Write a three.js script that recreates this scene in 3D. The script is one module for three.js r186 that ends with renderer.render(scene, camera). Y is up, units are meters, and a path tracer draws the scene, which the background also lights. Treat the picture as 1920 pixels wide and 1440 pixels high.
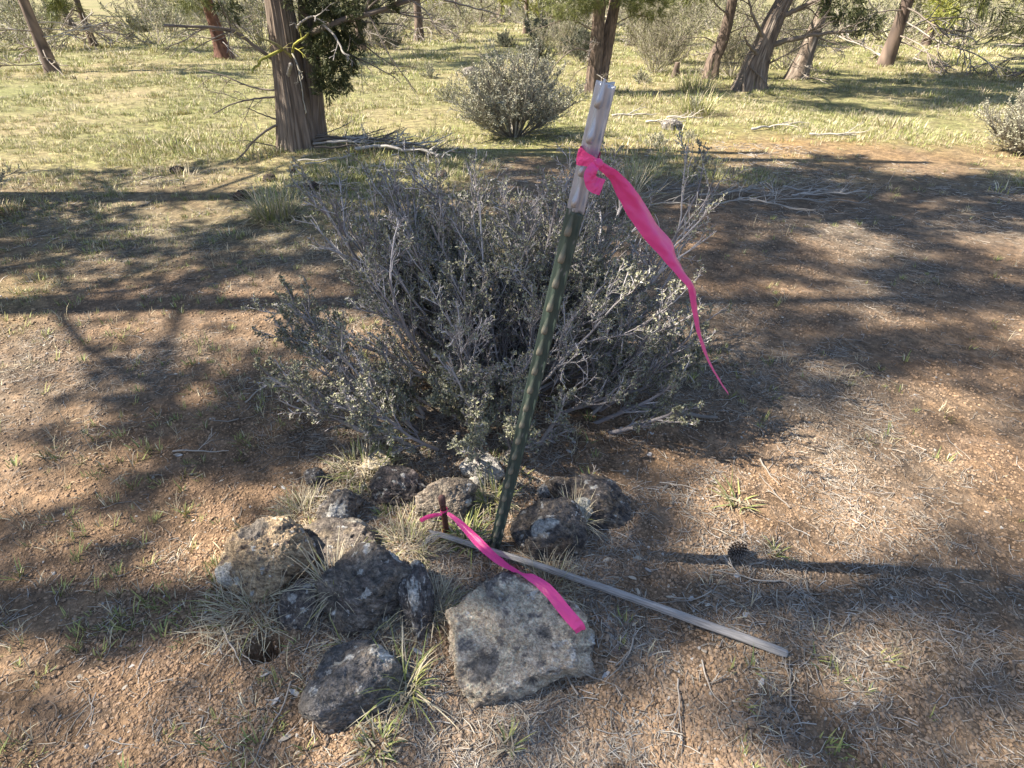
import * as THREE from 'three';
import { ImprovedNoise } from 'three/addons/math/ImprovedNoise.js';
import { mergeVertices } from 'three/addons/utils/BufferGeometryUtils.js';

// ---------------------------------------------------------------- camera, sky, sun, exposure
const scene = new THREE.Scene();
const camera = new THREE.PerspectiveCamera(68, 4 / 3, 0.05, 900);
camera.position.set(0, 1.33, 0);
camera.rotation.set(THREE.MathUtils.degToRad(-34.4), 0, 0);

const SKY = 0.31;
const ELEV = THREE.MathUtils.degToRad(46);
const sunDir = new THREE.Vector3(-Math.cos(ELEV), Math.sin(ELEV), 0.012).normalize();
const skyTexture = (() => {                                           // clear, slightly milky morning sky
  const W = 512, Hh = 256, d = new Float32Array(W * Hh * 4), dir = new THREE.Vector3();
  for (let j = 0; j < Hh; j++) for (let i = 0; i < W; i++) {
    const lat = ((j + 0.5) / Hh - 0.5) * Math.PI, lon = ((i + 0.5) / W - 0.5) * 2 * Math.PI; dir.set(Math.cos(lat) * Math.cos(lon), Math.sin(lat), Math.cos(lat) * Math.sin(lon));
    const up = Math.max(0, dir.y), k = Math.pow(1 - up, 2.2), c = Math.max(0, dir.dot(sunDir)), glow = 0.35 * Math.pow(c, 10) + 0.25 * Math.pow(c, 60), o = (j * W + i) * 4;
    const zen = [0.33, 0.51, 0.9], hor = [0.76, 0.85, 0.98];
    for (let n = 0; n < 3; n++) d[o + n] = SKY * (zen[n] + (hor[n] - zen[n]) * k + glow * [1, 0.95, 0.85][n]);
    d[o + 3] = 1;
  }
  const t = new THREE.DataTexture(d, W, Hh, THREE.RGBAFormat, THREE.FloatType); t.mapping = THREE.EquirectangularReflectionMapping; t.magFilter = THREE.LinearFilter; t.minFilter = THREE.LinearFilter; t.needsUpdate = true; return t;
})();
scene.background = skyTexture; scene.environment = skyTexture;

const sun = new THREE.DirectionalLight(new THREE.Color(1.0, 0.89, 0.75), 5.0);
sun.position.copy(sunDir).multiplyScalar(40);
sun.castShadow = true;
sun.shadow.mapSize.set(4096, 4096);
sun.shadow.camera.left = -30; sun.shadow.camera.right = 30; sun.shadow.camera.top = 30; sun.shadow.camera.bottom = -30; sun.shadow.camera.far = 120;
scene.add(sun, sun.target);

const renderer = new THREE.WebGLRenderer({ antialias: true });
renderer.toneMapping = THREE.LinearToneMapping;
renderer.toneMappingExposure = 2.85;
renderer.shadowMap.enabled = true;

// ---------------------------------------------------------------- helpers
const V = (x, y, z) => new THREE.Vector3(x, y, z);
const rng = (s) => () => { s = (s + 0x6d2b79f5) | 0; let t = Math.imul(s ^ (s >>> 15), 1 | s); t = (t + Math.imul(t ^ (t >>> 7), 61 | t)) ^ t; return ((t ^ (t >>> 14)) >>> 0) / 4294967296; };
const IN = new ImprovedNoise();
const N = (x, y = 0, z = 0) => IN.noise(x + 137.31, y + 71.17, z + 53.7);
const fbm = (x, y, z, o = 4) => { let a = 1, s = 0, f = 1; for (let i = 0; i < o; i++) { s += a * N(x * f, y * f, z * f); a *= 0.5; f *= 2.03; } return s; };
const clamp = (v, a = 0, b = 1) => Math.max(a, Math.min(b, v));
const sm = (a, b, v) => { const t = clamp((v - a) / (b - a)); return t * t * (3 - 2 * t); };
const mix3 = (a, b, t) => [a[0] + (b[0] - a[0]) * t, a[1] + (b[1] - a[1]) * t, a[2] + (b[2] - a[2]) * t];
const mul3 = (a, k) => [a[0] * k, a[1] * k, a[2] * k];
const used = new Map();
const numbered = (n) => { const k = used.get(n) ?? 0; used.set(n, k + 1); return k ? `${n}_${String(k).padStart(3, '0')}` : n; };
function tag(o, label, category, group) { o.userData.label = label; o.userData.category = category; if (group) o.userData.group = group; return o; }
function thing(name, label, category, [x, y, z] = [0, 0, 0], group) {
  const o = new THREE.Group(); o.name = numbered(name); o.position.set(x, y, z); scene.add(o);
  return tag(o, label, category, group);
}
function part(parent, name, geo, m, kind, label) {
  const o = new THREE.Mesh(geo, m); o.name = name; parent.add(o);
  if (kind) o.userData.kind = kind;
  if (label) o.userData.label = label;
  return o;
}
// growing geometry with vertex colours
class GB {
  constructor() { this.p = []; this.c = []; this.i = []; }
  get n() { return this.p.length / 3; }
  v(x, y, z, c) { this.p.push(x, y, z); this.c.push(c[0], c[1], c[2]); return this.p.length / 3 - 1; }
  tri(a, b, c) { this.i.push(a, b, c); }
  build() {
    const g = new THREE.BufferGeometry();
    g.setAttribute('position', new THREE.Float32BufferAttribute(this.p, 3));
    g.setAttribute('color', new THREE.Float32BufferAttribute(this.c, 3));
    g.setIndex(this.i); g.computeVertexNormals();
    return g;
  }
}
const _t = V(), _n = V(), _b = V(), _q = new THREE.Quaternion(), _o = V(), _m4 = new THREE.Matrix4();
function frames(pts) {
  const out = []; let nrm = null;
  for (let i = 0; i < pts.length; i++) {
    const t = pts[Math.min(i + 1, pts.length - 1)].clone().sub(pts[Math.max(i - 1, 0)]).normalize();
    if (!nrm) nrm = (Math.abs(t.y) < 0.9 ? V(0, 1, 0) : V(1, 0, 0)).cross(t).normalize();
    else nrm = nrm.sub(t.clone().multiplyScalar(nrm.dot(t))).normalize();
    out.push([t, nrm.clone(), t.clone().cross(nrm)]);
  }
  return out;
}
// a swept tube; rad(i, t, angle) and col(i, t, angle) may be functions
function tube(gb, pts, rad, sides, col, capEnd = true) {
  const fr = frames(pts), n = pts.length, s0 = gb.n;
  for (let i = 0; i < n; i++) {
    const [, a, b] = fr[i], t = i / (n - 1);
    for (let k = 0; k < sides; k++) {
      const th = (k / sides) * Math.PI * 2, r = rad(t, th, pts[i]), cx = Math.cos(th) * r, cy = Math.sin(th) * r;
      gb.v(pts[i].x + a.x * cx + b.x * cy, pts[i].y + a.y * cx + b.y * cy, pts[i].z + a.z * cx + b.z * cy, col(t, th, pts[i]));
    }
  }
  for (let i = 0; i < n - 1; i++) for (let k = 0; k < sides; k++) {
    const a = s0 + i * sides + k, b = s0 + i * sides + (k + 1) % sides;
    gb.tri(a, b, a + sides); gb.tri(b, b + sides, a + sides);
  }
  if (capEnd) for (const e of [0, n - 1]) {
    const c = gb.v(pts[e].x, pts[e].y, pts[e].z, col(e ? 1 : 0, 0, pts[e]));
    for (let k = 0; k < sides; k++) { const a = s0 + e * sides + k, b = s0 + e * sides + (k + 1) % sides; e ? gb.tri(a, b, c) : gb.tri(b, a, c); }
  }
}
function smoothPath(list, n, jitter = 0, rnd) {
  const c = new THREE.CatmullRomCurve3(list.map((p) => V(...p)));
  const pts = c.getPoints(n);
  if (jitter) for (let i = 1; i < pts.length; i++) pts[i].add(V(rnd() - 0.5, rnd() - 0.5, rnd() - 0.5).multiplyScalar(jitter));
  return pts;
}
const randDir = (rnd) => { const z = rnd() * 2 - 1, a = rnd() * 6.2832, r = Math.sqrt(1 - z * z); return V(r * Math.cos(a), z, r * Math.sin(a)); };
const quatFor = (dir, roll) => new THREE.Quaternion().setFromUnitVectors(V(0, 1, 0), dir).multiply(new THREE.Quaternion().setFromAxisAngle(V(0, 1, 0), roll));
function instanced(name, geo, m, list) {
  const o = new THREE.InstancedMesh(geo, m, list.length); o.name = name; o.userData.kind = 'stuff';
  const c = new THREE.Color();
  list.forEach((e, i) => {
    _m4.compose(e.p, e.q, typeof e.s === 'number' ? V(e.s, e.s, e.s) : e.s); o.setMatrixAt(i, _m4);
    if (e.c) o.setColorAt(i, c.setRGB(e.c[0], e.c[1], e.c[2]));
  });
  return o;
}
const mat = (o) => new THREE.MeshStandardMaterial({ vertexColors: true, roughness: 0.95, side: THREE.DoubleSide, ...o });
const M = {
  bark: mat({ roughness: 0.95 }), twig: mat({ roughness: 0.85 }), leaf: mat({ roughness: 0.75 }), rock: mat({ roughness: 0.93, map: null }),
  crown: mat({ roughness: 0.7 }), grass: mat({ roughness: 0.75 }), litter: mat({ roughness: 0.9 }), crumb: mat({ roughness: 1 }),
};

// ---------------------------------------------------------------- ground
const H0 = (x, z) => {
  const r = Math.hypot(x, z), far = sm(5, 18, r);
  let h = 0.016 * N(x * 1.1, 3, z * 1.1) + 0.008 * N(x * 3.1, 5, z * 3.1);
  h += far * (0.14 * N(x * 0.13, 9, z * 0.13) + 0.04 * N(x * 0.6, 2, z * 0.6));
  h += 0.07 * Math.exp(-((x + 1.9) ** 2 + (z + 5.9) ** 2) / 0.9);
  h += 0.03 * Math.exp(-((x + 0.1) ** 2 + (z + 1.95) ** 2) / 0.35);
  // burrow among the dry grass
  h -= 0.1 * Math.exp(-1 * (((x + 0.615) / 0.042) ** 2 + ((z + 0.79) / 0.034) ** 2) ** 2);
  return h;
};
const H = (x, z) => {
  const r = Math.hypot(x, z), near = 1 - sm(3.5, 7, r);
  let h = H0(x, z);
  if (near > 0) {
    const a = Math.abs(N(x * 21, 1, z * 21)), b = Math.abs(N(x * 52, 4, z * 52));
    h += near * (0.006 * N(x * 9, 7, z * 9) + 0.007 * a + 0.0045 * b - 0.004);
  }
  return h;
};
// how much living and dry grass covers a spot (0..1)
function grassCover(x, z) {
  const d = -z, n = fbm(x * 0.5, 20, z * 0.5, 3);
  let g = sm(4.9, 7.6, d + n * 2.2 + 1.3 * sm(0.4, -1.2, x));
  const bare = Math.exp(-(((x - 2.6) / 2.4) ** 2 + ((z + 6.2) / 0.8) ** 2));        // trodden tan soil
  g *= 1 - 0.75 * bare;
  return clamp(g + 0.6 * sm(-0.1, 0.4, n) * sm(2.0, 3.6, d) * sm(0.8, -0.6, x) + 0.3 * sm(2.8, 4.2, d) * sm(0.1, -0.9, x));
}
const SOIL = [0.355, 0.24, 0.147], SOIL2 = [0.245, 0.166, 0.108], LITTER = [0.22, 0.185, 0.145], STRAW = [0.5, 0.435, 0.24], GREEN = [0.32, 0.345, 0.13], TAN = [0.5, 0.335, 0.15];
function groundColor(x, z) {
  const n1 = fbm(x * 0.9, 30, z * 0.9, 4), n2 = fbm(x * 4, 33, z * 4, 3), n3 = fbm(x * 16, 36, z * 16, 3);
  let c = mix3(SOIL, SOIL2, clamp(0.4 + 0.7 * n2 + 0.45 * n3));
  const underBush = Math.exp(-(((x + 0.05) / 0.95) ** 2 + ((z + 1.9) / 0.55) ** 2) * 1.2);
  c = mix3(c, LITTER, clamp(0.25 + 0.75 * n1 + 0.35 * n3 + 0.7 * underBush + 0.3 * sm(2.2, 4, -z)));
  const g = grassCover(x, z);
  const tan = Math.exp(-(((x - 2.2) / 3.2) ** 2 + ((z + 6.7) / 1.2) ** 2)) * (0.75 + 0.5 * n2);
  c = mix3(c, TAN, clamp(tan));
  c = mix3(c, mix3(STRAW, GREEN, clamp(0.55 + 0.8 * fbm(x * 0.45, 44, z * 0.45, 3) + 0.3 * n2)), g * clamp(0.85 + 0.3 * n3));
  return mul3(c, 1 + 0.18 * n3);
}
function soilTexture(S, color) {
  const r = rng(11), oct = [[16, 1], [32, 0.9], [64, 0.9], [128, 0.8], [256, 0.7], [512, 0.5]].map(([k, a]) => ({ k, a, g: Float32Array.from({ length: k * k }, () => r()) }));
  const data = new Uint8Array(S * S * 4);
  for (let y = 0; y < S; y++) for (let x = 0; x < S; x++) {
    let s = 0, w = 0;
    for (const { k, a, g } of oct) {
      const u = (x / S) * k, v = (y / S) * k, i = Math.floor(u), j = Math.floor(v), fx = u - i, fy = v - j, sx = fx * fx * (3 - 2 * fx), sy = fy * fy * (3 - 2 * fy);
      const q = (p, t) => g[((t % k) * k) + (p % k)];
      s += a * ((q(i, j) * (1 - sx) + q(i + 1, j) * sx) * (1 - sy) + (q(i, j + 1) * (1 - sx) + q(i + 1, j + 1) * sx) * sy); w += a;
    }
    const h = clamp(0.5 + (s / w - 0.5) * 2.6), o = (y * S + x) * 4;
    if (color) { const k = 150 + 105 * h; data[o] = k; data[o + 1] = k * 0.985; data[o + 2] = k * 0.96; } else data[o] = data[o + 1] = data[o + 2] = h * 255;
    data[o + 3] = 255;
  }
  const t = new THREE.DataTexture(data, S, S); t.wrapS = t.wrapT = THREE.RepeatWrapping; t.magFilter = THREE.LinearFilter; t.minFilter = THREE.LinearMipmapLinearFilter;
  if (color) t.colorSpace = THREE.SRGBColorSpace;
  t.needsUpdate = true; return t;
}
const grainColor = soilTexture(1024, true), grainBump = soilTexture(1024, false);
{
  const rows = [];
  for (let r = 0.35; r < 3.2; r += 0.0082) rows.push(r);
  for (let r = 3.2; r < 300; r *= 1.0125) rows.push(r);
  const ang = [];
  for (let i = 0; i <= 420; i++) ang.push(-1.1 + (2.2 * i) / 420);
  for (let i = 1; i < 46; i++) ang.push(1.1 + ((2 * Math.PI - 2.2) * i) / 46);
  const A = ang.length, R = rows.length, P = new Float32Array((A * R + 1) * 3), C = new Float32Array((A * R + 1) * 3), U = new Float32Array((A * R + 1) * 2), I = [];
  let o = 0;
  const put = (x, z) => { const c = groundColor(x, z); P[o * 3] = x; P[o * 3 + 1] = H(x, z); P[o * 3 + 2] = z; C.set(c, o * 3); U[o * 2] = x / 0.9; U[o * 2 + 1] = z / 0.9; o++; };
  for (const r of rows) for (const a of ang) put(Math.sin(a) * r, -Math.cos(a) * r);
  put(0, 0);
  for (let i = 0; i < R - 1; i++) for (let k = 0; k < A; k++) { const a = i * A + k, b = i * A + (k + 1) % A; I.push(a, b, a + A, b, b + A, a + A); }
  for (let k = 0; k < A; k++) I.push(A * R, (k + 1) % A, k);
  const g = new THREE.BufferGeometry();
  g.setAttribute('position', new THREE.BufferAttribute(P, 3)); g.setAttribute('color', new THREE.BufferAttribute(C, 3)); g.setAttribute('uv', new THREE.BufferAttribute(U, 2));
  g.setIndex(I); g.computeVertexNormals();
  const m = new THREE.Mesh(g, new THREE.MeshStandardMaterial({ vertexColors: true, roughness: 1, map: grainColor, bumpMap: grainBump, bumpScale: 0.006 }));
  m.name = 'ground'; m.userData.kind = 'structure'; scene.add(m);
}
console.log('ground');

// ---------------------------------------------------------------- grass, litter and crumbs on the ground
function blade(gb, base, az, len, w, lean, curl, col, seg = 3) {
  // a narrow curved leaf that tapers to a point
  let p = base.clone(), el = Math.PI / 2 - lean; const side = V(-Math.sin(az), 0, Math.cos(az)); let prev = null;
  for (let i = 0; i <= seg; i++) {
    const t = i / seg, hw = 0.5 * w * (1 - t * t) + 0.0002, c = mul3(col, 0.92 + 0.16 * t);
    if (i < seg) {
      const a = gb.v(p.x - side.x * hw, p.y, p.z - side.z * hw, c), b = gb.v(p.x + side.x * hw, p.y, p.z + side.z * hw, c);
      if (prev) { gb.tri(prev[0], prev[1], a); gb.tri(prev[1], b, a); }
      prev = [a, b];
    } else { const a = gb.v(p.x, p.y, p.z, c); gb.tri(prev[0], prev[1], a); }
    const st = len / seg;
    p = p.clone().add(V(Math.cos(az) * Math.cos(el) * st, Math.sin(el) * st, Math.sin(az) * Math.cos(el) * st)); el -= curl / seg;
  }
}
const DRY = [[0.56, 0.49, 0.33], [0.46, 0.4, 0.29], [0.62, 0.55, 0.37], [0.4, 0.35, 0.26]];
const LIVE = [[0.25, 0.29, 0.09], [0.32, 0.35, 0.11], [0.2, 0.25, 0.085], [0.4, 0.4, 0.14]];
function tuftGeometry(seed, n, len, w, spread, dry, leanMax = 1.0, curlMax = 1.4, seg = 3) {
  const r = rng(seed), gb = new GB();
  for (let i = 0; i < n; i++) {
    const a = r() * 6.283, q = Math.sqrt(r()) * spread, pal = r() < dry ? DRY : LIVE, c = mul3(pal[(r() * 4) | 0], 0.8 + 0.4 * r());
    blade(gb, V(Math.cos(a) * q, -0.004, Math.sin(a) * q), a + (r() - 0.5) * 2.2, len * (0.45 + 0.75 * r()), w * (0.7 + 0.6 * r()), r() * leanMax, r() * curlMax, c, seg);
  }
  if (seg === 4) for (let i = 0; i < n * 0.7; i++) {                   // dead thatch, bent and broken, at the foot
    const a = r() * 6.283, q = Math.sqrt(r()) * spread * 1.5; blade(gb, V(Math.cos(a) * q, 0.004 + 0.012 * r(), Math.sin(a) * q), r() * 6.283, len * (0.2 + 0.45 * r()), w * 0.9, 1.2 + 0.5 * r(), (r() - 0.4) * 1.2, mul3(DRY[(r() * 4) | 0], 0.5 + 0.4 * r()), 3);
  }
  return gb.build();
}
const inRock = [];                                                    // [x, z, radius] filled in below, used to keep scatter off the stones
function scatter(name, label, category, geos, material, count, seed, place) {
  const r = rng(seed), lists = geos.map(() => []);
  for (let i = 0, tries = 0; i < count && tries < count * 12; tries++) { const e = place(r); if (!e) continue; lists[(r() * geos.length) | 0].push(e); i++; }
  const g = new THREE.Group(); g.name = name; g.userData.kind = 'stuff'; tag(g, label, category); scene.add(g);
  geos.forEach((geo, k) => { if (lists[k].length) g.add(instanced(name + '_patch', geo, material, lists[k])); });
  return g;
}
const polar = (r, r0, r1, half = 1.2) => { const a = (r() * 2 - 1) * half, q = r0 * Math.pow(r1 / r0, r()); return [Math.sin(a) * q, -Math.cos(a) * q, q]; };
const yaw = (r) => new THREE.Quaternion().setFromAxisAngle(V(0, 1, 0), r() * 6.283);

// short grass of the clearing
scatter('meadow_grass', 'short pale green and straw grass covering the sunny clearing', 'grass',
  [1, 2, 3, 4, 5].map((s) => tuftGeometry(s, 22, 0.085, 0.006, 0.09, [0.2, 0.4, 0.65, 0.3, 0.85][s - 1], 0.9, 1.0, 2)), M.grass, 52000, 101, (r) => {
    const [x, z, q] = polar(r, 2.4, 48); if (r() > grassCover(x, z) * clamp(0.55 + 1.3 * fbm(x * 0.8, 88, z * 0.8, 3), 0.1, 1.1)) return null;
    const k = (0.4 + 0.45 * r() + 0.55 * sm(8, 25, q)) * (0.55 + 0.45 * sm(3, 6, q)) * (0.75 + 0.9 * Math.max(0, fbm(x * 1.3, 91, z * 1.3, 2))) * (r() < 0.06 ? 1.9 : 1);
    return { p: V(x, H(x, z), z), q: yaw(r), s: V(k * (1 + 0.6 * sm(8, 30, q)), k, k * (1 + 0.6 * sm(8, 30, q))), c: mul3([1, 1, 1], 0.8 + 0.45 * r()) };
  });
// sparse sprouts nearer by
scatter('sprouting_grass', 'sparse small green and dry grass sprouts on the bare soil', 'grass',
  [tuftGeometry(11, 7, 0.055, 0.0028, 0.012, 0.35, 0.8, 0.9), tuftGeometry(12, 10, 0.045, 0.0032, 0.02, 0.1, 0.9, 0.9), tuftGeometry(13, 8, 0.07, 0.002, 0.02, 0.95, 1.3, 1.2)], M.grass, 2600, 102, (r) => {
    const [x, z] = polar(r, 0.7, 7.5); const n = fbm(x * 1.7, 60, z * 1.7, 3); if ((x > 0.3 && z > -1.5 && r() < 0.85) || r() > 0.1 + 0.9 * n + (x < -0.35 ? 0.22 : -0.1) - (z > -1.2 ? 0.12 : 0) + 0.35 * sm(2.5, 5, -z) * (x < 0.3 ? 1 : 0.35)) return null;
    return { p: V(x, H(x, z), z), q: yaw(r), s: 0.45 + 0.75 * r(), c: mul3([1, 1, 1], 0.8 + 0.5 * r()) };
  });
// needles, stems and twigs lying about
function stickGeo(seed, len, rad, bend) {
  const r = rng(seed), gb = new GB(), pts = []; let a = 0, p = V(-len / 2, rad, 0);
  for (let i = 0; i < 5; i++) { pts.push(p.clone()); a += (r() - 0.5) * bend; p = p.add(V(Math.cos(a) * len / 4, (r() - 0.45) * len * 0.05, Math.sin(a) * len / 4)); }
  tube(gb, pts, (t) => rad * (1 - 0.5 * t), 3, () => [1, 1, 1], false); return gb.build();
}
const litterCols = [[0.4, 0.36, 0.3], [0.28, 0.24, 0.2], [0.48, 0.44, 0.37], [0.19, 0.155, 0.125], [0.33, 0.24, 0.165], [0.42, 0.4, 0.37]];
scatter('needle_litter', 'dry needles and fine stems strewn over the soil', 'litter',
  [stickGeo(1, 0.06, 0.0011, 0.9), stickGeo(2, 0.085, 0.0012, 1.6), stickGeo(3, 0.04, 0.0012, 0.5), stickGeo(4, 0.1, 0.0014, 1.0), stickGeo(5, 0.03, 0.0015, 0.4), stickGeo(6, 0.07, 0.001, 2.6)], M.litter, 52000, 103, (r) => {
    const [x, z, q] = polar(r, 0.5, 7); const n = 0.7 * fbm(x * 0.9, 30, z * 0.9, 4) + 0.5 * fbm(x * 5, 32, z * 5, 2) + 0.6 * Math.exp(-(((x + 0.1) / 1) ** 2 + ((z + 1.5) / 0.7) ** 2));
    if (r() > clamp(0.04 + 1.75 * n - 0.12 * sm(0.1, 0.5, x) * sm(-2.6, -1.4, z), 0.05, 1)) return null;
    const k = 0.45 + 0.7 * r() + 0.4 * sm(3, 7, q);
    return { p: V(x, H(x, z) + 0.001, z), q: yaw(r).multiply(new THREE.Quaternion().setFromAxisAngle(V(0, 0, 1), (r() - 0.5) * 0.35)), s: V(k, k * (1 + sm(3, 7, q)), k * (1 + sm(3, 7, q))), c: mul3(litterCols[(r() * 6) | 0], 0.7 + 0.6 * r()) };
  });
function crumbGeo(seed) {
  const g = new THREE.IcosahedronGeometry(1, 0), r = rng(seed), p = g.attributes.position, m = new Map();
  for (let i = 0; i < p.count; i++) { const k = [p.getX(i), p.getY(i), p.getZ(i)].map((v) => v.toFixed(3)).join(); if (!m.has(k)) m.set(k, 0.65 + 0.6 * r()); const s = m.get(k); p.setXYZ(i, p.getX(i) * s, p.getY(i) * s * 0.75, p.getZ(i) * s); }
  g.deleteAttribute('uv'); const c = new Float32Array(p.count * 3).fill(1); g.setAttribute('color', new THREE.BufferAttribute(c, 3)); g.computeVertexNormals(); return g;
}
scatter('soil_crumbs', 'loose reddish brown soil crumbs and grit', 'soil', [crumbGeo(1), crumbGeo(2), crumbGeo(3), crumbGeo(4)], M.crumb, 150000, 104, (r) => {
  const [x, z, q] = polar(r, 0.45, 4.5); const n = fbm(x * 2.2, 70, z * 2.2, 3); if (r() > clamp(0.65 + 0.9 * n, 0.15, 1)) return null;
  const k = (0.0016 + 0.0042 * Math.pow(r(), 3)) * (1 + 0.5 * sm(1.5, 4, q)), c = groundColor(x, z);
  return { p: V(x, H(x, z) + k * 0.2, z), q: yaw(r), s: k, c: mul3(r() < 0.012 ? [0.36, 0.34, 0.31] : c, 0.75 + 0.6 * r()) };
});
function flakeGeo(seed) {
  const r = rng(seed), gb = new GB(), n = 7, top = [], bot = []; const c = [1, 1, 1];
  for (let i = 0; i < n; i++) { const a = (i / n) * 6.283, q = 0.6 + 0.5 * r(); top.push(gb.v(Math.cos(a) * q, 0.16 + 0.15 * (r() - 0.5), Math.sin(a) * q * 0.5, c)); bot.push(gb.v(Math.cos(a) * q, 0, Math.sin(a) * q * 0.5, c)); }
  for (let i = 0; i < n; i++) { const j = (i + 1) % n; if (i > 0 && i < n - 1) { gb.tri(top[0], top[i + 1], top[i]); gb.tri(bot[0], bot[i], bot[i + 1]); } gb.tri(top[i], top[j], bot[i]); gb.tri(top[j], bot[j], bot[i]); }
  return gb.build();
}
scatter('bark_litter', 'small scraps of bark and wood scattered among the needles', 'litter', [flakeGeo(1), flakeGeo(2), flakeGeo(3)], M.litter, 5200, 105, (r) => {
  const [x, z] = polar(r, 0.5, 8); const k = 0.003 + 0.007 * r() * r();
  return { p: V(x, H(x, z), z), q: yaw(r).multiply(new THREE.Quaternion().setFromAxisAngle(V(1, 0, 0), (r() - 0.5) * 0.6)), s: k, c: mul3(litterCols[(r() * 6) | 0], 0.6 + 0.7 * r()) };
});
console.log('scatter');

// ---------------------------------------------------------------- rocks
M.rock.map = grainColor; M.rock.bumpMap = grainBump; M.rock.bumpScale = 0.005;
const TANROCK = [0.36, 0.27, 0.17], BROWN = [0.205, 0.18, 0.155], GREY = [0.17, 0.165, 0.165], DARK = [0.07, 0.066, 0.068], LICHEN = [0.5, 0.51, 0.49], PALE = [0.46, 0.42, 0.35], PURPLE = [0.11, 0.075, 0.085];
function rockGeometry(o) {
  let g = new THREE.IcosahedronGeometry(1, o.detail ?? 34); g.deleteAttribute('uv'); g.deleteAttribute('normal'); g = mergeVertices(g, 1e-5);
  const p = g.attributes.position, col = new Float32Array(p.count * 3), s = o.seed * 7.13, pw = (o.sharp ?? 13) * 1.9, R = rng(o.seed), pl = (o.planes ?? []).map(([x, y, z, d]) => [V(x, y, z).normalize(), d]);
  for (let i = 0; i < (o.extra ?? 5) + 6; i++) pl.push([randDir(R), 0.7 + 0.24 * R()]);
  const u = V(), cy = Math.cos(o.yaw ?? 0), sy = Math.sin(o.yaw ?? 0), k = Math.max(...o.s) / 0.16;
  for (let i = 0; i < p.count; i++) {
    u.fromBufferAttribute(p, i);
    let a = 1; for (const [n, d] of pl) { const q = n.dot(u) / d; if (q > 0) a += Math.pow(q, pw); }
    let r = Math.pow(a, -1 / pw);
    const f1 = fbm(u.x * 1.5 + s, u.y * 1.5, u.z * 1.5, 2), f2 = fbm(u.x * 4.5 * k + s, u.y * 4.5 * k, u.z * 4.5 * k, 3), f3 = fbm(u.x * 16 * k + s, u.y * 16 * k, u.z * 16 * k, 3);
    const pit = Math.max(0, N(u.x * 7 * k + s, u.y * 7 * k + 9, u.z * 7 * k) - 0.38);
    r *= 1 + 0.12 * f1 + (o.rough ?? 1) * (0.055 * f2 + 0.03 * f3 - 0.3 * pit - 0.2 * Math.max(0, N(u.x * 15 * k + s, u.y * 15 * k + 31, u.z * 15 * k) - 0.4));
    for (const [dx, dy, dz, rad, dep] of o.dents ?? []) { const q = Math.hypot(u.x - dx, u.y - dy, u.z - dz) / rad; if (q < 1) r *= 1 - dep * (1 - q * q) ** 2; }
    const x = u.x * r * o.s[0], y = u.y * r * o.s[1], z = u.z * r * o.s[2];
    p.setXYZ(i, x * cy + z * sy, y, -x * sy + z * cy);
    // mineral and lichen patches
    const n1 = fbm(u.x * 2.2 + s, u.y * 2.2 + 5, u.z * 2.2, 4), n2 = fbm(u.x * 6 + s, u.y * 6 + 15, u.z * 6, 4), n3 = N(u.x * 30 * k + s, u.y * 30 * k, u.z * 30 * k);
    let c = mix3(o.base, o.second, sm(-0.15, 0.35, n1 + 0.25 * n3));
    c = mix3(c, o.third ?? DARK, sm(0.1, 0.32, n2 + 0.3 * n3 + (o.thirdBias ?? 0)));
    c = mix3(c, LICHEN, 0.9 * sm(0.45, 0.52, fbm(u.x * 3.4 + s + 40, u.y * 3.4, u.z * 3.4, 4) + 0.22 * n3 + (o.lichen ?? 0)));
    for (const [dx, dy, dz, rad, pc] of o.patches ?? []) { const q = Math.hypot(u.x - dx, u.y - dy, u.z - dz) / rad; c = mix3(c, pc, 0.95 * sm(1.1, 0.75, q + 0.55 * n2 + 0.25 * n3)); }
    const sp = N(u.x * 55 * k, u.y * 55 * k + s, u.z * 55 * k); c = mul3(c, 1 + 0.5 * n3 + 0.4 * sp);
    col.set(c.map((v) => clamp(v * 1.75, 0.02, 0.88)), i * 3);
  }
  const uv = new Float32Array(p.count * 2); for (let i = 0; i < p.count; i++) { uv[i * 2] = (p.getX(i) + 0.6 * p.getY(i)) / 0.3; uv[i * 2 + 1] = (p.getZ(i) - 0.6 * p.getY(i)) / 0.3; }
  g.setAttribute('uv', new THREE.BufferAttribute(uv, 2)); g.setAttribute('color', new THREE.BufferAttribute(col, 3)); g.computeVertexNormals(); return g;
}
const rockMeshes = {};
function rock(key, label, o) {
  const m = new THREE.Mesh(rockGeometry(o), M.rock); m.name = numbered('rock'); tag(m, label, 'rock', 'stones of the rock cairn');
  m.position.set(o.c[0], H0(...o.c) + (o.y ?? o.s[1] * 0.3), o.c[1]); scene.add(m); rockMeshes[key] = m; inRock.push([o.c[0], o.c[1], Math.max(o.s[0], o.s[2])]);
  return m;
}
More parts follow.
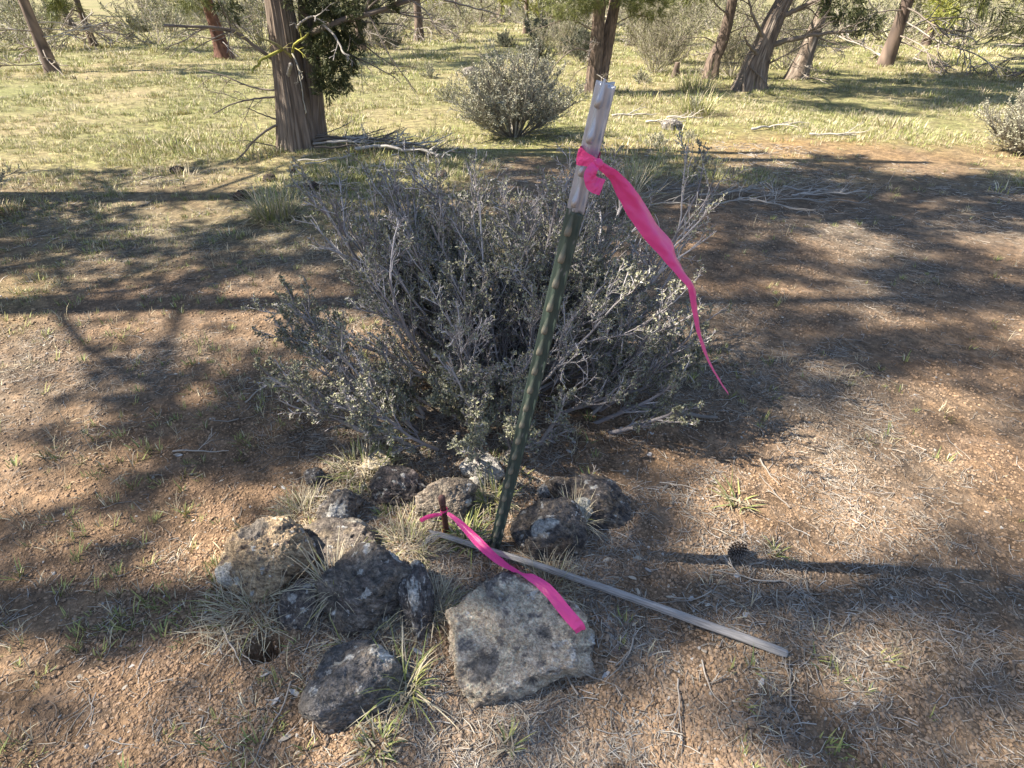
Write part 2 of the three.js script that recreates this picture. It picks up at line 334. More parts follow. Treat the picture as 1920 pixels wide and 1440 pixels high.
rock('boulder', 'largest pale grey boulder with black specks, the pink ribbon end lying on it', { c: [0.018, -0.818], s: [0.225, 0.165, 0.19], y: 0.002, yaw: 0.06, detail: 70, seed: 3, extra: -4, sharp: 17, rough: 0.62,
  planes: [[-0.14, 0.88, 0.42, 0.62], [0.25, -0.12, 0.95, 0.7], [0.66, 0.3, -0.68, 0.62], [-1, 0.12, 0.1, 0.76], [0.95, 0.15, 0.3, 0.84], [-0.6, 0.4, -0.6, 0.78], [0.1, 0.35, -0.9, 0.8]],
  base: [0.5, 0.425, 0.34], second: [0.47, 0.41, 0.345], third: [0.19, 0.175, 0.165], thirdBias: -0.2, lichen: -0.08, dents: [[-0.55, 0.5, 0.66, 0.24, 0.07], [0.12, 0.28, 0.95, 0.2, 0.14]],
  patches: [[-0.52, 0.48, 0.7, 0.2, [0.12, 0.12, 0.12]], [0.3, 0.8, 0.35, 0.13, [0.12, 0.12, 0.12]], [-0.2, 0.75, -0.62, 0.3, [0.15, 0.13, 0.13]]] });
rock('front', 'rounded grey rock nearest the viewer, a green grass tuft at its right side', { c: [-0.372, -0.69], s: [0.112, 0.1, 0.1], y: 0.01, detail: 48, seed: 8, extra: 3, sharp: 8, yaw: 0.3, planes: [[-0.1, 0.95, 0.15, 0.85]],
  base: GREY, second: BROWN, third: [0.1, 0.1, 0.1], lichen: -0.1, rough: 0.9, dents: [[-0.15, 0.75, -0.6, 0.22, 0.12], [0.75, 0.25, 0.55, 0.4, 0.16]], patches: [[0.75, 0.55, -0.3, 0.32, LICHEN], [-0.25, 0.85, -0.4, 0.16, PALE], [0.1, 0.9, -0.35, 0.13, LICHEN]] });
rock('tan', 'sunlit tan brown rock standing farthest left among the stones', { c: [-0.68, -1.03], s: [0.128, 0.135, 0.112], y: 0.025, detail: 48, seed: 12, extra: 4, sharp: 10, planes: [[-0.35, 0.55, 0.75, 0.72], [0.8, 0.3, 0.45, 0.78], [0.3, 0.9, 0.1, 0.9]],
  base: [0.42, 0.325, 0.215], second: [0.37, 0.285, 0.19], third: [0.15, 0.12, 0.1], thirdBias: -0.15, lichen: -0.12, dents: [[-0.1, 0.5, 0.85, 0.28, 0.14]], patches: [[-0.2, 0.9, -0.2, 0.35, [0.14, 0.13, 0.12]], [-0.8, 0.1, 0.55, 0.3, LICHEN]] });
rock('middle', 'large brown pitted rock between the tan rock and the pale boulder', { c: [-0.375, -0.935], s: [0.13, 0.11, 0.13], y: 0.025, yaw: -0.3, detail: 46, seed: 17, extra: 4, sharp: 11, planes: [[-0.1, 0.95, 0.3, 0.72], [0.85, 0.2, 0.5, 0.72], [0, 0.3, 0.95, 0.85]],
  base: BROWN, second: [0.15, 0.13, 0.12], third: [0.1, 0.095, 0.09], lichen: -0.08, patches: [[-0.3, 0.7, -0.65, 0.2, LICHEN], [0.35, 0.7, -0.7, 0.17, LICHEN]] });
rock('narrow', 'narrow upright dark rock with a white lichen crust beside the pale boulder', { c: [-0.252, -0.905], s: [0.048, 0.09, 0.105], y: 0.015, yaw: 0.15, detail: 34, seed: 21, extra: 4, base: [0.12, 0.11, 0.11], second: GREY, third: DARK, lichen: -0.02, patches: [[0.0, 0.85, 0.3, 0.4, LICHEN], [0.1, 0.6, -0.8, 0.25, LICHEN]] });
rock('small_dark', 'low dark rock with white spots left of the brown pitted rock', { c: [-0.545, -0.9], s: [0.06, 0.06, 0.075], y: 0.008, detail: 30, seed: 26, extra: 5, base: [0.14, 0.12, 0.11], second: BROWN, lichen: 0.0, patches: [[-0.2, 0.9, 0.2, 0.2, LICHEN], [0.2, 0.9, -0.4, 0.18, LICHEN]] });
rock('slab', 'flat brown slab behind the brown pitted rock and below the lichen covered stone', { c: [-0.51, -1.11], s: [0.12, 0.08, 0.085], y: 0.0, detail: 34, seed: 31, extra: 3, planes: [[0, 0.9, 0.45, 0.65]], base: BROWN, second: [0.24, 0.2, 0.15], third: [0.13, 0.11, 0.1], lichen: -0.1, patches: [[0.5, 0.7, -0.5, 0.28, [0.4, 0.38, 0.33]]] });
rock('lichen', 'small rounded rock with a bright white lichen patch on its face', { c: [-0.53, -1.225], s: [0.068, 0.068, 0.062], y: 0.025, detail: 34, seed: 35, extra: 3, base: BROWN, second: GREY, third: DARK, lichen: -0.1, patches: [[0.12, 0.55, 0.8, 0.5, LICHEN], [0.15, 0.5, 0.85, 0.14, [0.2, 0.21, 0.23]]] });
rock('angular', 'dark angular rock full of holes under the bush edge', { c: [-0.36, -1.32], s: [0.1, 0.08, 0.075], y: 0.02, yaw: -0.35, detail: 38, seed: 40, extra: 6, sharp: 18, rough: 1.6, base: [0.16, 0.135, 0.13], second: DARK, third: DARK, lichen: -0.05, dents: [[-0.45, 0.2, 0.85, 0.25, 0.25], [0.1, 0.1, 1, 0.28, 0.25]] });
rock('rebar', 'grey brown slab right behind the rusty rebar stake', { c: [-0.2, -1.235], s: [0.11, 0.1, 0.08], y: 0.02, yaw: 0.2, detail: 40, seed: 44, extra: 3, sharp: 15, planes: [[-0.2, 0.75, 0.6, 0.7], [0.85, 0.1, 0.5, 0.7]], base: [0.27, 0.235, 0.19], second: [0.22, 0.185, 0.15], third: [0.16, 0.14, 0.12], thirdBias: -0.1, lichen: -0.15, patches: [[0.85, 0.3, 0.3, 0.45, DARK], [0.8, 0.35, 0.45, 0.2, LICHEN]] });
rock('pale', 'pale lichen whitened rock behind the post, lying under the bush', { c: [-0.098, -1.4], s: [0.075, 0.055, 0.055], y: 0.012, yaw: -0.3, detail: 32, seed: 49, extra: 5, base: [0.5, 0.49, 0.46], second: LICHEN, third: [0.3, 0.29, 0.28], thirdBias: -0.1 });
rock('pale_small', 'small whitish stone in front of the pale lichen rock', { c: [-0.115, -1.335], s: [0.033, 0.03, 0.03], y: 0.008, detail: 22, seed: 52, extra: 4, base: [0.52, 0.5, 0.46], second: LICHEN, third: [0.35, 0.33, 0.3], thirdBias: -0.2 });
rock('right_near', 'dark rounded rock right of the post base with blue grey lichen spots', { c: [0.122, -1.125], s: [0.122, 0.118, 0.1], y: 0.01, detail: 44, seed: 56, extra: 3, sharp: 9, base: [0.12, 0.11, 0.105], second: [0.2, 0.17, 0.14], third: DARK, lichen: -0.1, patches: [[-0.4, 0.75, 0.45, 0.28, LICHEN], [-0.05, 0.85, 0.4, 0.13, LICHEN], [0.1, 0.3, 0.9, 0.4, [0.2, 0.15, 0.11]]] });
rock('right_far', 'broad dark rock at the right end of the stones with brown patches', { c: [0.245, -1.265], s: [0.15, 0.095, 0.1], y: 0.012, yaw: -0.25, detail: 42, seed: 61, extra: 5, base: [0.16, 0.14, 0.125], second: [0.24, 0.19, 0.14], third: DARK, thirdBias: 0.06, lichen: -0.12 });
rock('pebble', 'fist sized grey stone between the post and the broad dark rock', { c: [0.105, -1.3], s: [0.026, 0.028, 0.026], y: 0.012, detail: 20, seed: 66, extra: 4, base: [0.33, 0.33, 0.33], second: LICHEN, third: GREY });
rock('disc', 'flat round pale stone leaning on the broad dark rock', { c: [0.212, -1.185], s: [0.034, 0.04, 0.016], y: 0.06, detail: 22, seed: 70, extra: 2, base: [0.42, 0.43, 0.38], second: [0.48, 0.48, 0.43], third: [0.36, 0.37, 0.33], thirdBias: -0.2 }).rotation.x = -0.5;
rock('far_left', 'small lichen spotted stone farthest back on the left of the cairn', { c: [-0.655, -1.38], s: [0.038, 0.04, 0.035], y: 0.01, detail: 24, seed: 74, extra: 5, base: GREY, second: BROWN, lichen: 0.04 });
rock('under_bush', 'half buried pale stone under the lower left bush branches', { c: [-0.455, -1.45], s: [0.06, 0.045, 0.05], y: 0.005, detail: 26, seed: 79, extra: 5, base: [0.42, 0.36, 0.24], second: PALE, third: BROWN, thirdBias: -0.1 });
console.log('rocks');

// ---------------------------------------------------------------- steel post
{
  const top = V(0.1396 + 0.1588 * 0.027, 1.191 + 0.983 * 0.027, -0.982 + 0.0926 * 0.027), down = V(-0.1588, -0.983, -0.0926).normalize(), LEN = 1.36, PAINT = 0.206;
  const post = thing('steel_fence_post', 'leaning green steel post with studs and a silver white painted top', 'post', [top.x, top.y, top.z]);
  const f = V(-Math.sin(0.66), 0, Math.cos(0.66)); const yv = down.clone().negate(), zv = f.sub(yv.clone().multiplyScalar(f.dot(yv))).normalize(), xv = yv.clone().cross(zv);
  post.quaternion.setFromRotationMatrix(new THREE.Matrix4().makeBasis(xv, yv, zv));
  // T section: shallow ribbed flange in front, web behind (metres, x across, z to the front)
  const prof = [[-17.5, -1.6], [-17.9, 0], [-17.3, 1.3], [-15.5, 1.9], [-13.2, 1.0], [-10, 0.6], [-7.2, 1.0], [-5.4, 3.4], [-3.8, 6.4], [-1.8, 7.6], [1.8, 7.6], [3.8, 6.4], [5.4, 3.4], [7.2, 1.0], [10, 0.6], [13.2, 1.0], [15.5, 1.9], [17.3, 1.3], [17.9, 0], [17.5, -1.6], [6, -2.6], [2.2, -4.5], [1.8, -26], [0.9, -27.5], [-0.9, -27.5], [-1.8, -26], [-2.2, -4.5], [-6, -2.6]].map(([x, z]) => [x / 1000, z / 1000]);
  const GREENP = [0.064, 0.094, 0.078], SILV = [0.47, 0.505, 0.57];
  const body = (y0, y1, col) => {
    const gb = new GB(), rows = Math.round((y0 - y1) / 0.006), n = prof.length;
    for (let i = 0; i <= rows; i++) { const y = y0 + ((y1 - y0) * i) / rows; prof.forEach(([x, z], k) => gb.v(x + 0.0003 * N(k * 3, y * 30), y, z + 0.0004 * N(k * 2 + 9, y * 40), col(x, y, k))); }
    for (let i = 0; i < rows; i++) for (let k = 0; k < n; k++) { const a = i * n + k, b = i * n + (k + 1) % n; gb.tri(a, a + n, b); gb.tri(b, a + n, b + n); }
    for (const r of [0, rows]) { const tri = THREE.ShapeUtils.triangulateShape(prof.map(([x, z]) => new THREE.Vector2(x, z)), []); for (const [a, b, c] of tri) r ? gb.tri(r * n + a, r * n + b, r * n + c) : gb.tri(a, c, b); }
    return gb.build();
  };
  const gcol = (x, y, k) => { const s = N(k * 5.1, y * 4, 3), q = N(x * 900, y * 60, 7); let c = mul3(GREENP, 1 + 0.25 * s + 0.2 * q); if (q + 0.35 * N(x * 300, y * 18, 1) > 0.62 || (y < -1.13 && N(x * 500, y * 40, 2) > 0.3)) c = [0.26, 0.26, 0.25]; return c; };
  const scol = (x, y, k) => { const s = N(k * 4.3, y * 6, 13), q = N(x * 700, y * 90, 17); let c = mul3(SILV, 1 + 0.1 * s + 0.09 * q); if (q > 0.6) c = [0.42, 0.42, 0.43]; return c; };
  const paint = new THREE.MeshStandardMaterial({ vertexColors: true, roughness: 0.5, metalness: 0.05, side: THREE.DoubleSide }), bright = new THREE.MeshStandardMaterial({ vertexColors: true, roughness: 0.33, metalness: 0.4, side: THREE.DoubleSide });
  part(post, 'post_shaft', body(-PAINT, -LEN, gcol), paint);
  const tip = part(post, 'painted_tip', body(0, -PAINT + 0.0005, scol), bright, null, 'silver white painted end of the post');
  const studGeo = (col) => {
    const gb = new GB(), rings = [[0.034, 0, 1.6], [0.024, 0.8, 3.0], [0.014, 3.0, 4.2], [0.006, 5.8, 5.2], [0.001, 7.6, 5.4], [-0.004, 8.0, 5.0], [-0.007, 6.0, 4.2], [-0.0085, 1.8, 3.4]], n = 9;
    for (const [y, d, w] of rings) for (let k = 0; k < n; k++) { const a = Math.PI * (k / (n - 1)); gb.v(-Math.cos(a) * w * 1.2 / 1000, y, 0.0066 + Math.sin(a) * (d * 1.2 + 0.9) / 1000, col(k, y)); }
    for (let i = 0; i < rings.length - 1; i++) for (let k = 0; k < n - 1; k++) { const a = i * n + k; gb.tri(a, a + n, a + 1); gb.tri(a + 1, a + n, a + n + 1); }
    return gb.build();
  };
  const sg = studGeo((k, y) => mul3(mix3(GREENP, [0.3, 0.27, 0.2], y < 0.008 ? 0.7 : 0.15), 1 + 0.2 * N(k, y * 300))), ss = studGeo((k, y) => mul3(y < 0.006 && k > 2 && k < 7 ? [0.45, 0.42, 0.39] : SILV, 1 + 0.12 * N(k * 2, y * 400)));
  for (let i = 0; i < 24; i++) { const y = -0.027 - 0.054 * i; part(y > -PAINT ? tip : post, 'stud', y > -PAINT ? ss : sg, y > -PAINT ? bright : paint).position.y = y; }
}

// ---------------------------------------------------------------- pink flagging ribbons
const pinkMat = new THREE.MeshPhysicalMaterial({ color: new THREE.Color().setRGB(1, 0.085, 0.34), roughness: 0.34, transmission: 0.15, thickness: 0, side: THREE.DoubleSide });
function ribbon(pts, widths, rolls, curl = 0.15, steps = 90, face = [-0.1, 0.45, 0.88], across = null, crease = 0) {
  const curve = new THREE.CatmullRomCurve3(pts.map((p) => V(...p)), false, 'centripetal'), n = 11, P = [], I = [], fv = V(...face).normalize();
  const at = (arr, t) => { const f = t * (arr.length - 1), i = Math.min(arr.length - 2, Math.floor(f)), k = f - i, s = k * k * (3 - 2 * k); return arr[i] + (arr[i + 1] - arr[i]) * s; };
  for (let i = 0; i <= steps; i++) {
    const t = i / steps, c = curve.getPoint(t), tg = curve.getTangent(t), side = across ? V(...across) : tg.clone().cross(fv).normalize(), nm = side.clone().cross(tg).normalize(), th = at(rolls, t), w = at(widths, t);
    const s2 = side.clone().multiplyScalar(Math.cos(th)).addScaledVector(nm, Math.sin(th)), n2 = nm.clone().multiplyScalar(Math.cos(th)).addScaledVector(side, -Math.sin(th));
    for (let k = 0; k < n; k++) { const u = k / (n - 1) - 0.5, cr = crease * sm(0.08, 0.25, t) * sm(0.72, 0.5, t), lift = curl * w * (0.25 - u * u) + 0.09 * w * N(t * 13, u * 3, 4) + 0.05 * w * N(t * 34, u * 5, 9) - cr * w * Math.max(0, -(u + 0.1 + 0.25 * Math.sin(t * 9))); const q = c.clone().addScaledVector(s2, u * w).addScaledVector(n2, lift); P.push(q.x, q.y, q.z); }
  }
  for (let i = 0; i < steps; i++) for (let k = 0; k < n - 1; k++) { const a = i * n + k; I.push(a, a + 1, a + n, a + 1, a + n + 1, a + n); }
  const g = new THREE.BufferGeometry(); g.setAttribute('position', new THREE.Float32BufferAttribute(P, 3)); g.setIndex(I); g.computeVertexNormals(); return g;
}
{
  const t = thing('flagging_ribbon', 'hot pink flagging ribbon tied to the post, its long end blown right', 'ribbon');
  part(t, 'long_tail', ribbon([[0.137, 1.106, -0.952], [0.152, 1.096, -0.955], [0.166, 1.085, -0.961], [0.192, 1.053, -0.966], [0.215, 1.024, -0.972], [0.249, 0.985, -0.977], [0.284, 0.949, -0.982], [0.315, 0.911, -0.988], [0.34, 0.876, -0.993], [0.361, 0.811, -0.998], [0.385, 0.748, -1.004], [0.422, 0.68, -1.009], [0.451, 0.638, -1.015], [0.475, 0.606, -1.02]],
    [0.012, 0.014, 0.02, 0.029, 0.036, 0.039, 0.038, 0.035, 0.031, 0.027, 0.024, 0.021, 0.016, 0.008], [0, -0.4, -0.8, -0.4, -0.1, 0.05, 0.0, 0.35, 0.75, 0.95, 1.1, 1.2, 1.2, 1.1], 0.22, 170, [-0.1, 0.45, 0.88], null, 1.1), pinkMat);
  // band round the post, drawn in towards the knot
  const band = [[0.1375, 1.107, -0.957], [0.124, 1.107, -0.969], [0.1115, 1.11, -0.9815], [0.1085, 1.111, -0.9875], [0.119, 1.111, -1.004], [0.135, 1.111, -1.009], [0.142, 1.111, -1.003], [0.1425, 1.109, -0.975], [0.1375, 1.107, -0.957]];
  part(t, 'band', ribbon(band, [0.01, 0.02, 0.028, 0.028, 0.026, 0.024, 0.02, 0.014, 0.01], [0, 0, 0, 0, 0, 0, 0, 0, 0], 0.08, 80, [0, 0, 1], [0.16, 0.98, 0.1]), pinkMat);
  part(t, 'short_tail', ribbon([[0.138, 1.106, -0.951], [0.129, 1.101, -0.943], [0.125, 1.088, -0.942], [0.132, 1.076, -0.945], [0.147, 1.07, -0.947]], [0.012, 0.018, 0.02, 0.026, 0.026], [0.2, -0.3, 0.2, 0.1, -0.2], 0.35, 40), pinkMat);
  const kg = new THREE.SphereGeometry(0.0075, 20, 14), kp = kg.attributes.position; for (let i = 0; i < kp.count; i++) { const x = kp.getX(i), y = kp.getY(i), z = kp.getZ(i), s = 1 + 0.35 * N(x * 260, y * 260, z * 260); kp.setXYZ(i, x * s * 1.25, y * s, z * s); } kg.computeVertexNormals();
  const k = part(t, 'knot', kg, pinkMat); k.position.set(0.138, 1.106, -0.953); k.rotation.z = -0.6;
}

// ---------------------------------------------------------------- rebar stake, its ribbon, and the grey wooden pole
{
  const s = thing('rebar_stake', 'short rusty rebar stake with a rounded top among the stones', 'stake', [-0.194, 0, -1.146]);
  s.rotation.set(0.1, 0, 0.01);
  const gb = new GB(), pts = []; for (let i = 0; i <= 120; i++) pts.push(V(0, -0.1 + 0.268 * (i / 120), 0));
  const RUST = [0.13, 0.05, 0.03], rc = (t, th, p) => { const n = fbm(p.y * 60, th * 1.5, 3, 3), m = N(p.y * 220, th * 4, 8); return mul3(mix3(RUST, [0.07, 0.03, 0.025], clamp(0.5 + n)), 1 + 0.5 * m); };
  tube(gb, pts, (t, th, p) => 0.0082 + 0.0008 * N(p.y * 300, th * 2, 2) + 0.0011 * Math.max(0, Math.sin(p.y * 480 + (th > Math.PI ? 2.2 : 0))) * (Math.abs(Math.sin(th)) > 0.25 ? 1 : 0.4), 20, rc);
  part(s, 'ribbed_bar', gb.build(), new THREE.MeshStandardMaterial({ vertexColors: true, roughness: 0.8, side: THREE.DoubleSide }));
  const gc = new GB(), cp = []; for (let i = 0; i <= 14; i++) cp.push(V(0, 0.15 + 0.034 * (i / 14), 0));
  tube(gc, cp, (t) => (t < 0.6 ? 0.0104 : 0.0104 * Math.sqrt(Math.max(0.005, 1 - ((t - 0.6) / 0.4) ** 2))), 20, (t, th, p) => mul3([0.12, 0.062, 0.052], 1 + 0.6 * N(p.y * 240, th * 3, 5)));
  part(s, 'mushroomed_head', gc.build(), new THREE.MeshStandardMaterial({ vertexColors: true, roughness: 0.85, side: THREE.DoubleSide }));
  const gr = new GB(), rp = []; for (let i = 0; i <= 40; i++) { const a = (i / 40) * 6.5; rp.push(V(Math.cos(a) * 0.0115, 0.02 + 0.0025 * Math.sin(a * 1.7), Math.sin(a) * 0.0115)); }
  tube(gr, rp, (t) => 0.0028 + 0.0006 * N(t * 30), 7, (t) => mul3([0.42, 0.2, 0.07], 1 + 0.4 * N(t * 25, 4)));
  part(s, 'frayed_cord', gr.build(), M.twig, null, 'orange frayed cord round the foot of the stake');
}
const rc0 = new THREE.Raycaster();
const onRock = (x, z, floor) => { let y = H0(x, z); for (const k of ['boulder', 'right_near', 'rebar']) { rockMeshes[k].updateMatrixWorld(); rc0.set(V(x, 1, z), V(0, -1, 0)); const h = rc0.intersectObject(rockMeshes[k])[0]; if (h) y = Math.max(y, h.point.y); } return Math.max(floor, y + 0.006); };
{
  const t = thing('flagging_ribbon', 'hot pink flagging ribbon tied to the rusty stake, trailing onto the boulder', 'ribbon');
  const px = [[-0.183, 0.12, -1.122], [-0.165, 0.118, -1.108], [-0.133, 0.114, -1.076], [-0.086, 0.11, -1.018], [-0.042, 0.106, -0.962], [0, 0.102, -0.914], [0.02, 0.102, -0.9], [0.053, 0.102, -0.883], [0.086, 0.1, -0.852], [0.116, 0.095, -0.815], [0.144, 0.09, -0.784], [0.16, 0.09, -0.772]];
  const pc = new THREE.CatmullRomCurve3(px.map((p) => V(...p)), false, 'centripetal'), pts = []; for (let i = 0; i <= 44; i++) { const q = pc.getPoint(i / 44), e = i > 14 ? 0.008 : 0; pts.push([q.x, Math.max(onRock(q.x, q.z, q.y), e ? Math.max(onRock(q.x + e, q.z + e, 0), onRock(q.x - e, q.z - e, 0), onRock(q.x + e, q.z - e, 0), onRock(q.x - e, q.z + e, 0)) - 0.002 : 0), q.z]); }
  for (let k = 0; k < 12; k++) for (let i = 1; i < 44; i++) pts[i][1] = Math.max(pts[i][1], (pts[i - 1][1] + pts[i + 1][1]) / 2);
  part(t, 'long_tail', ribbon(pts, [0.009, 0.012, 0.02, 0.025, 0.022, 0.017, 0.014, 0.022, 0.028, 0.029, 0.029, 0.027], [0.2, 0.3, 0.25, 0.2, 0.5, 0.9, 1.15, 0.4, 0.1, 0.1, 0.0, 0.25], 0.12, 140, [-0.15, 0.8, 0.6]), pinkMat);
  part(t, 'short_tail', ribbon([[-0.197, 0.121, -1.116], [-0.215, 0.117, -1.117], [-0.238, 0.106, -1.12], [-0.262, 0.088, -1.122]], [0.008, 0.014, 0.014, 0.012], [0.4, 0.7, 0.5, 0.3], 0.5, 40, [-0.1, 0.7, 0.7]), pinkMat);
  const ring = []; for (let i = 0; i <= 12; i++) { const a = (i / 12) * 6.283 + 1.2; ring.push([-0.193 + Math.cos(a) * 0.0108, 0.121 + 0.002 * Math.sin(a * 2), -1.134 + Math.sin(a) * 0.0108]); }
  part(t, 'band', ribbon(ring, [0.008, 0.011, 0.009, 0.008, 0.01, 0.008], [0, 0, 0, 0], 0.1, 50, [0, 0, 1], [0, 1, 0.1]), pinkMat);
}
{
  // weathered pole lying from the stake across to the lower right
  const A = V(-0.24, 0.04, -1.127), B = V(0.664, 0.016, -0.766), t = thing('wooden_pole', 'long grey weathered wooden pole lying past the post to the lower right', 'pole', [0.2, 0.0, -0.95]);
  const gb = new GB(), pts = []; for (let i = 0; i <= 160; i++) { const k = i / 160, p = A.clone().lerp(B, k).sub(t.position); p.y += 0.012 * Math.sin(k * 3.14) + 0.0015 * N(k * 9, 2); p.z += 0.003 * N(k * 4, 7); pts.push(p); }
  tube(gb, pts, (k, th) => { const w = 0.006 + 0.003 * k, sq = 1 / Math.pow(Math.abs(Math.cos(th + 0.5)) ** 5 + Math.abs(0.82 * Math.sin(th + 0.5)) ** 5, 0.2); const rib = 0.0009 * N(th * 5, k * 6, 1) + 0.0005 * N(th * 14, k * 9, 4), end = k > 0.985 ? 1 - (k - 0.985) * 18 * (0.6 + 0.8 * Math.abs(N(th * 2, 5))) : k < 0.04 ? 0.55 + 11 * k : 1; return (w * sq * 0.9 + rib) * end; }, 32,
    (k, th) => { const n = N(th * 7, k * 14, 3) + 0.6 * N(th * 18, k * 30, 8); return mul3(mix3([0.42, 0.405, 0.39], [0.26, 0.245, 0.23], clamp(0.4 + 1.0 * n)), (1 + 0.3 * N(th * 25, k * 40)) * (N(th * 9, k * 5, 21) > 0.42 ? 0.45 : 1)); });
  part(t, 'pole_shaft', gb.build(), new THREE.MeshStandardMaterial({ vertexColors: true, roughness: 0.8, side: THREE.DoubleSide }));
  const r = rng(5); for (let i = 0; i < 7; i++) { const g = new GB(); const a = pts[3 + (i >> 1)].clone(); const p = [a, a.clone().add(V(-0.015 - 0.012 * r(), -0.008 + 0.006 * r(), 0.012 + 0.01 * r())), a.clone().add(V(-0.028 - 0.018 * r(), -0.02 + 0.012 * r(), 0.022 + 0.03 * r()))]; tube(g, smoothPath(p.map((q) => q.toArray()), 6), (k) => 0.0012 * (1 - 0.6 * k), 4, () => [0.5, 0.48, 0.45]); part(t, 'splinter', g.build(), M.twig); }
}
console.log('post');
// ---------------------------------------------------------------- shrubs
function leafQuad(gb, p, dir, side, len, w, c) {
  const q = p.clone().addScaledVector(dir, len * 0.6), e = p.clone().addScaledVector(dir, len), up = dir.clone().cross(side).multiplyScalar(w * 0.25);
  const a = gb.v(p.x, p.y, p.z, c), b = gb.v(q.x + side.x * w * 0.5 + up.x, q.y + side.y * w * 0.5 + up.y, q.z + side.z * w * 0.5 + up.z, c), d = gb.v(e.x, e.y, e.z, c), f = gb.v(q.x - side.x * w * 0.5 + up.x, q.y - side.y * w * 0.5 + up.y, q.z - side.z * w * 0.5 + up.z, c);
  gb.tri(a, b, d); gb.tri(a, d, f);
}
function grow(wood, leaves, r, p0, dir, len, rad, lvl, o) {
  const n = Math.max(2, Math.round(len / o.seg[lvl])), pts = [p0.clone()], d = dir.clone(); let p = p0.clone();
  for (let i = 0; i < n; i++) { d.add(randDir(r).multiplyScalar(o.wob[lvl])).add(V(0, o.up[lvl], 0)).normalize(); p = p.clone().addScaledVector(d, len / n); pts.push(p); }
  const tone = 0.75 + 0.5 * r(), base = mul3(r() < o.deadTone ? o.woodPale : o.wood, tone), rEnd = Math.max(o.minRad, rad * 0.4);
  tube(wood, pts, (t) => rad + (rEnd - rad) * t, [6, 4, 3, 3][lvl], (t, th, q) => mul3(base, 1 + 0.3 * N(q.x * 60, q.y * 60, q.z * 60)), false);
  const bare = o.bareness ? o.bareness(p) : 0;
  if (leaves && lvl >= o.leafFrom && r() > bare) {
    const k = Math.round(o.leaves[lvl] * (0.5 + r()));
    for (let i = 0; i < k; i++) {
      const f = (0.25 + 0.75 * r()) * n, j = Math.min(n - 1, Math.floor(f)), q = pts[j].clone().lerp(pts[j + 1], f - j), ld = d.clone().multiplyScalar(0.6).add(randDir(r)).normalize(), sd = randDir(r).cross(ld).normalize();
      leafQuad(leaves, q, ld, sd, o.leafLen * (0.6 + 0.8 * r()), o.leafW * (0.7 + 0.6 * r()), mul3(o.leafCols[(r() * o.leafCols.length) | 0], 0.7 + 0.6 * r()));
    }
  }
  if (lvl < o.kids.length) {
    const k = Math.round(o.kids[lvl] * (0.7 + 0.6 * r()));
    for (let i = 0; i < k; i++) {
      const t = o.from[lvl] + (1 - o.from[lvl]) * ((i + r()) / k), f = t * n, j = Math.min(n - 1, Math.floor(f)), q = pts[j].clone().lerp(pts[j + 1], f - j), axis = pts[j + 1].clone().sub(pts[j]).normalize();
      const cd = axis.clone().addScaledVector(randDir(r).cross(axis).normalize(), o.angle[lvl] * (0.6 + 0.8 * r())).normalize();
      grow(wood, leaves, r, q, cd, len * o.ratio[lvl] * (1.15 - 0.6 * t) * (0.7 + 0.6 * r()), Math.max(o.minRad, rad * (0.62 - 0.2 * t)), lvl + 1, o);
    }
  }
}
// the big shrub behind the post: every main stem is a part with its own side shoots
const bigBush = { wood: [0.29, 0.27, 0.275], woodPale: [0.52, 0.5, 0.505], deadTone: 0.45, minRad: 0.0013, seg: [0.07, 0.05, 0.035, 0.02], wob: [0.1, 0.18, 0.25, 0.3], up: [0.06, 0.12, 0.14, 0.08], kids: [9, 6, 5], from: [0.14, 0.12, 0.15], angle: [0.55, 0.75, 0.9], ratio: [0.4, 0.4, 0.42], leafFrom: 1, leaves: [0, 2, 6, 5], leafLen: 0.0098, leafW: 0.006,
  leafCols: [[0.26, 0.265, 0.175], [0.21, 0.22, 0.15], [0.33, 0.33, 0.2], [0.29, 0.29, 0.22]], bareness: (p) => clamp(0.36 + 0.9 * N(p.x * 2.4, p.y * 2.4, p.z * 2.4) + 0.25 * sm(0.3, 0.75, p.y) * sm(0.6, 0, Math.abs(p.x))) };
{
  const bush = thing('desert_shrub', 'big dense grey twiggy shrub with small dull green leaves behind the post', 'shrub', [-0.08, H0(-0.08, -1.95), -1.95]), r = rng(77), leaves = new GB();
  for (let i = 0; i < 148; i++) {
    const low = i >= 100, az = low ? (r() < 0.75 ? Math.PI * r() : 6.283 * r()) : (i / 100) * 6.283 * 5 + r() * 0.7, tilt = low ? 0.5 + 0.75 * r() : Math.pow(r(), 0.95) * 1.28, c = Math.cos(az), s = Math.sin(az);
    const reach = V(c * Math.sin(tilt) * (c > 0 ? 1.08 : 1.02), Math.cos(tilt) * 0.84 + 0.03, s * Math.sin(tilt) * 0.55);
    const L = reach.length() * (low ? 0.28 + 0.28 * r() : 0.5 + 0.46 * r()), gb = new GB(), b = low ? V(c * (0.3 + 0.35 * r()), -0.02, s * (0.18 + 0.34 * r())) : V(c * 0.26 * r() + 0.12 * (r() - 0.5), -0.02, s * 0.18 * r());
    grow(gb, leaves, r, b, reach.clone().normalize().add(V(0, 0.12, 0)).normalize(), L, 0.0048 + 0.0048 * r(), 0, bigBush);
    part(bush, 'stem', gb.build(), M.twig);
  }
  part(bush, 'foliage', leaves.build(), M.leaf, 'stuff');
}
console.log('bush');
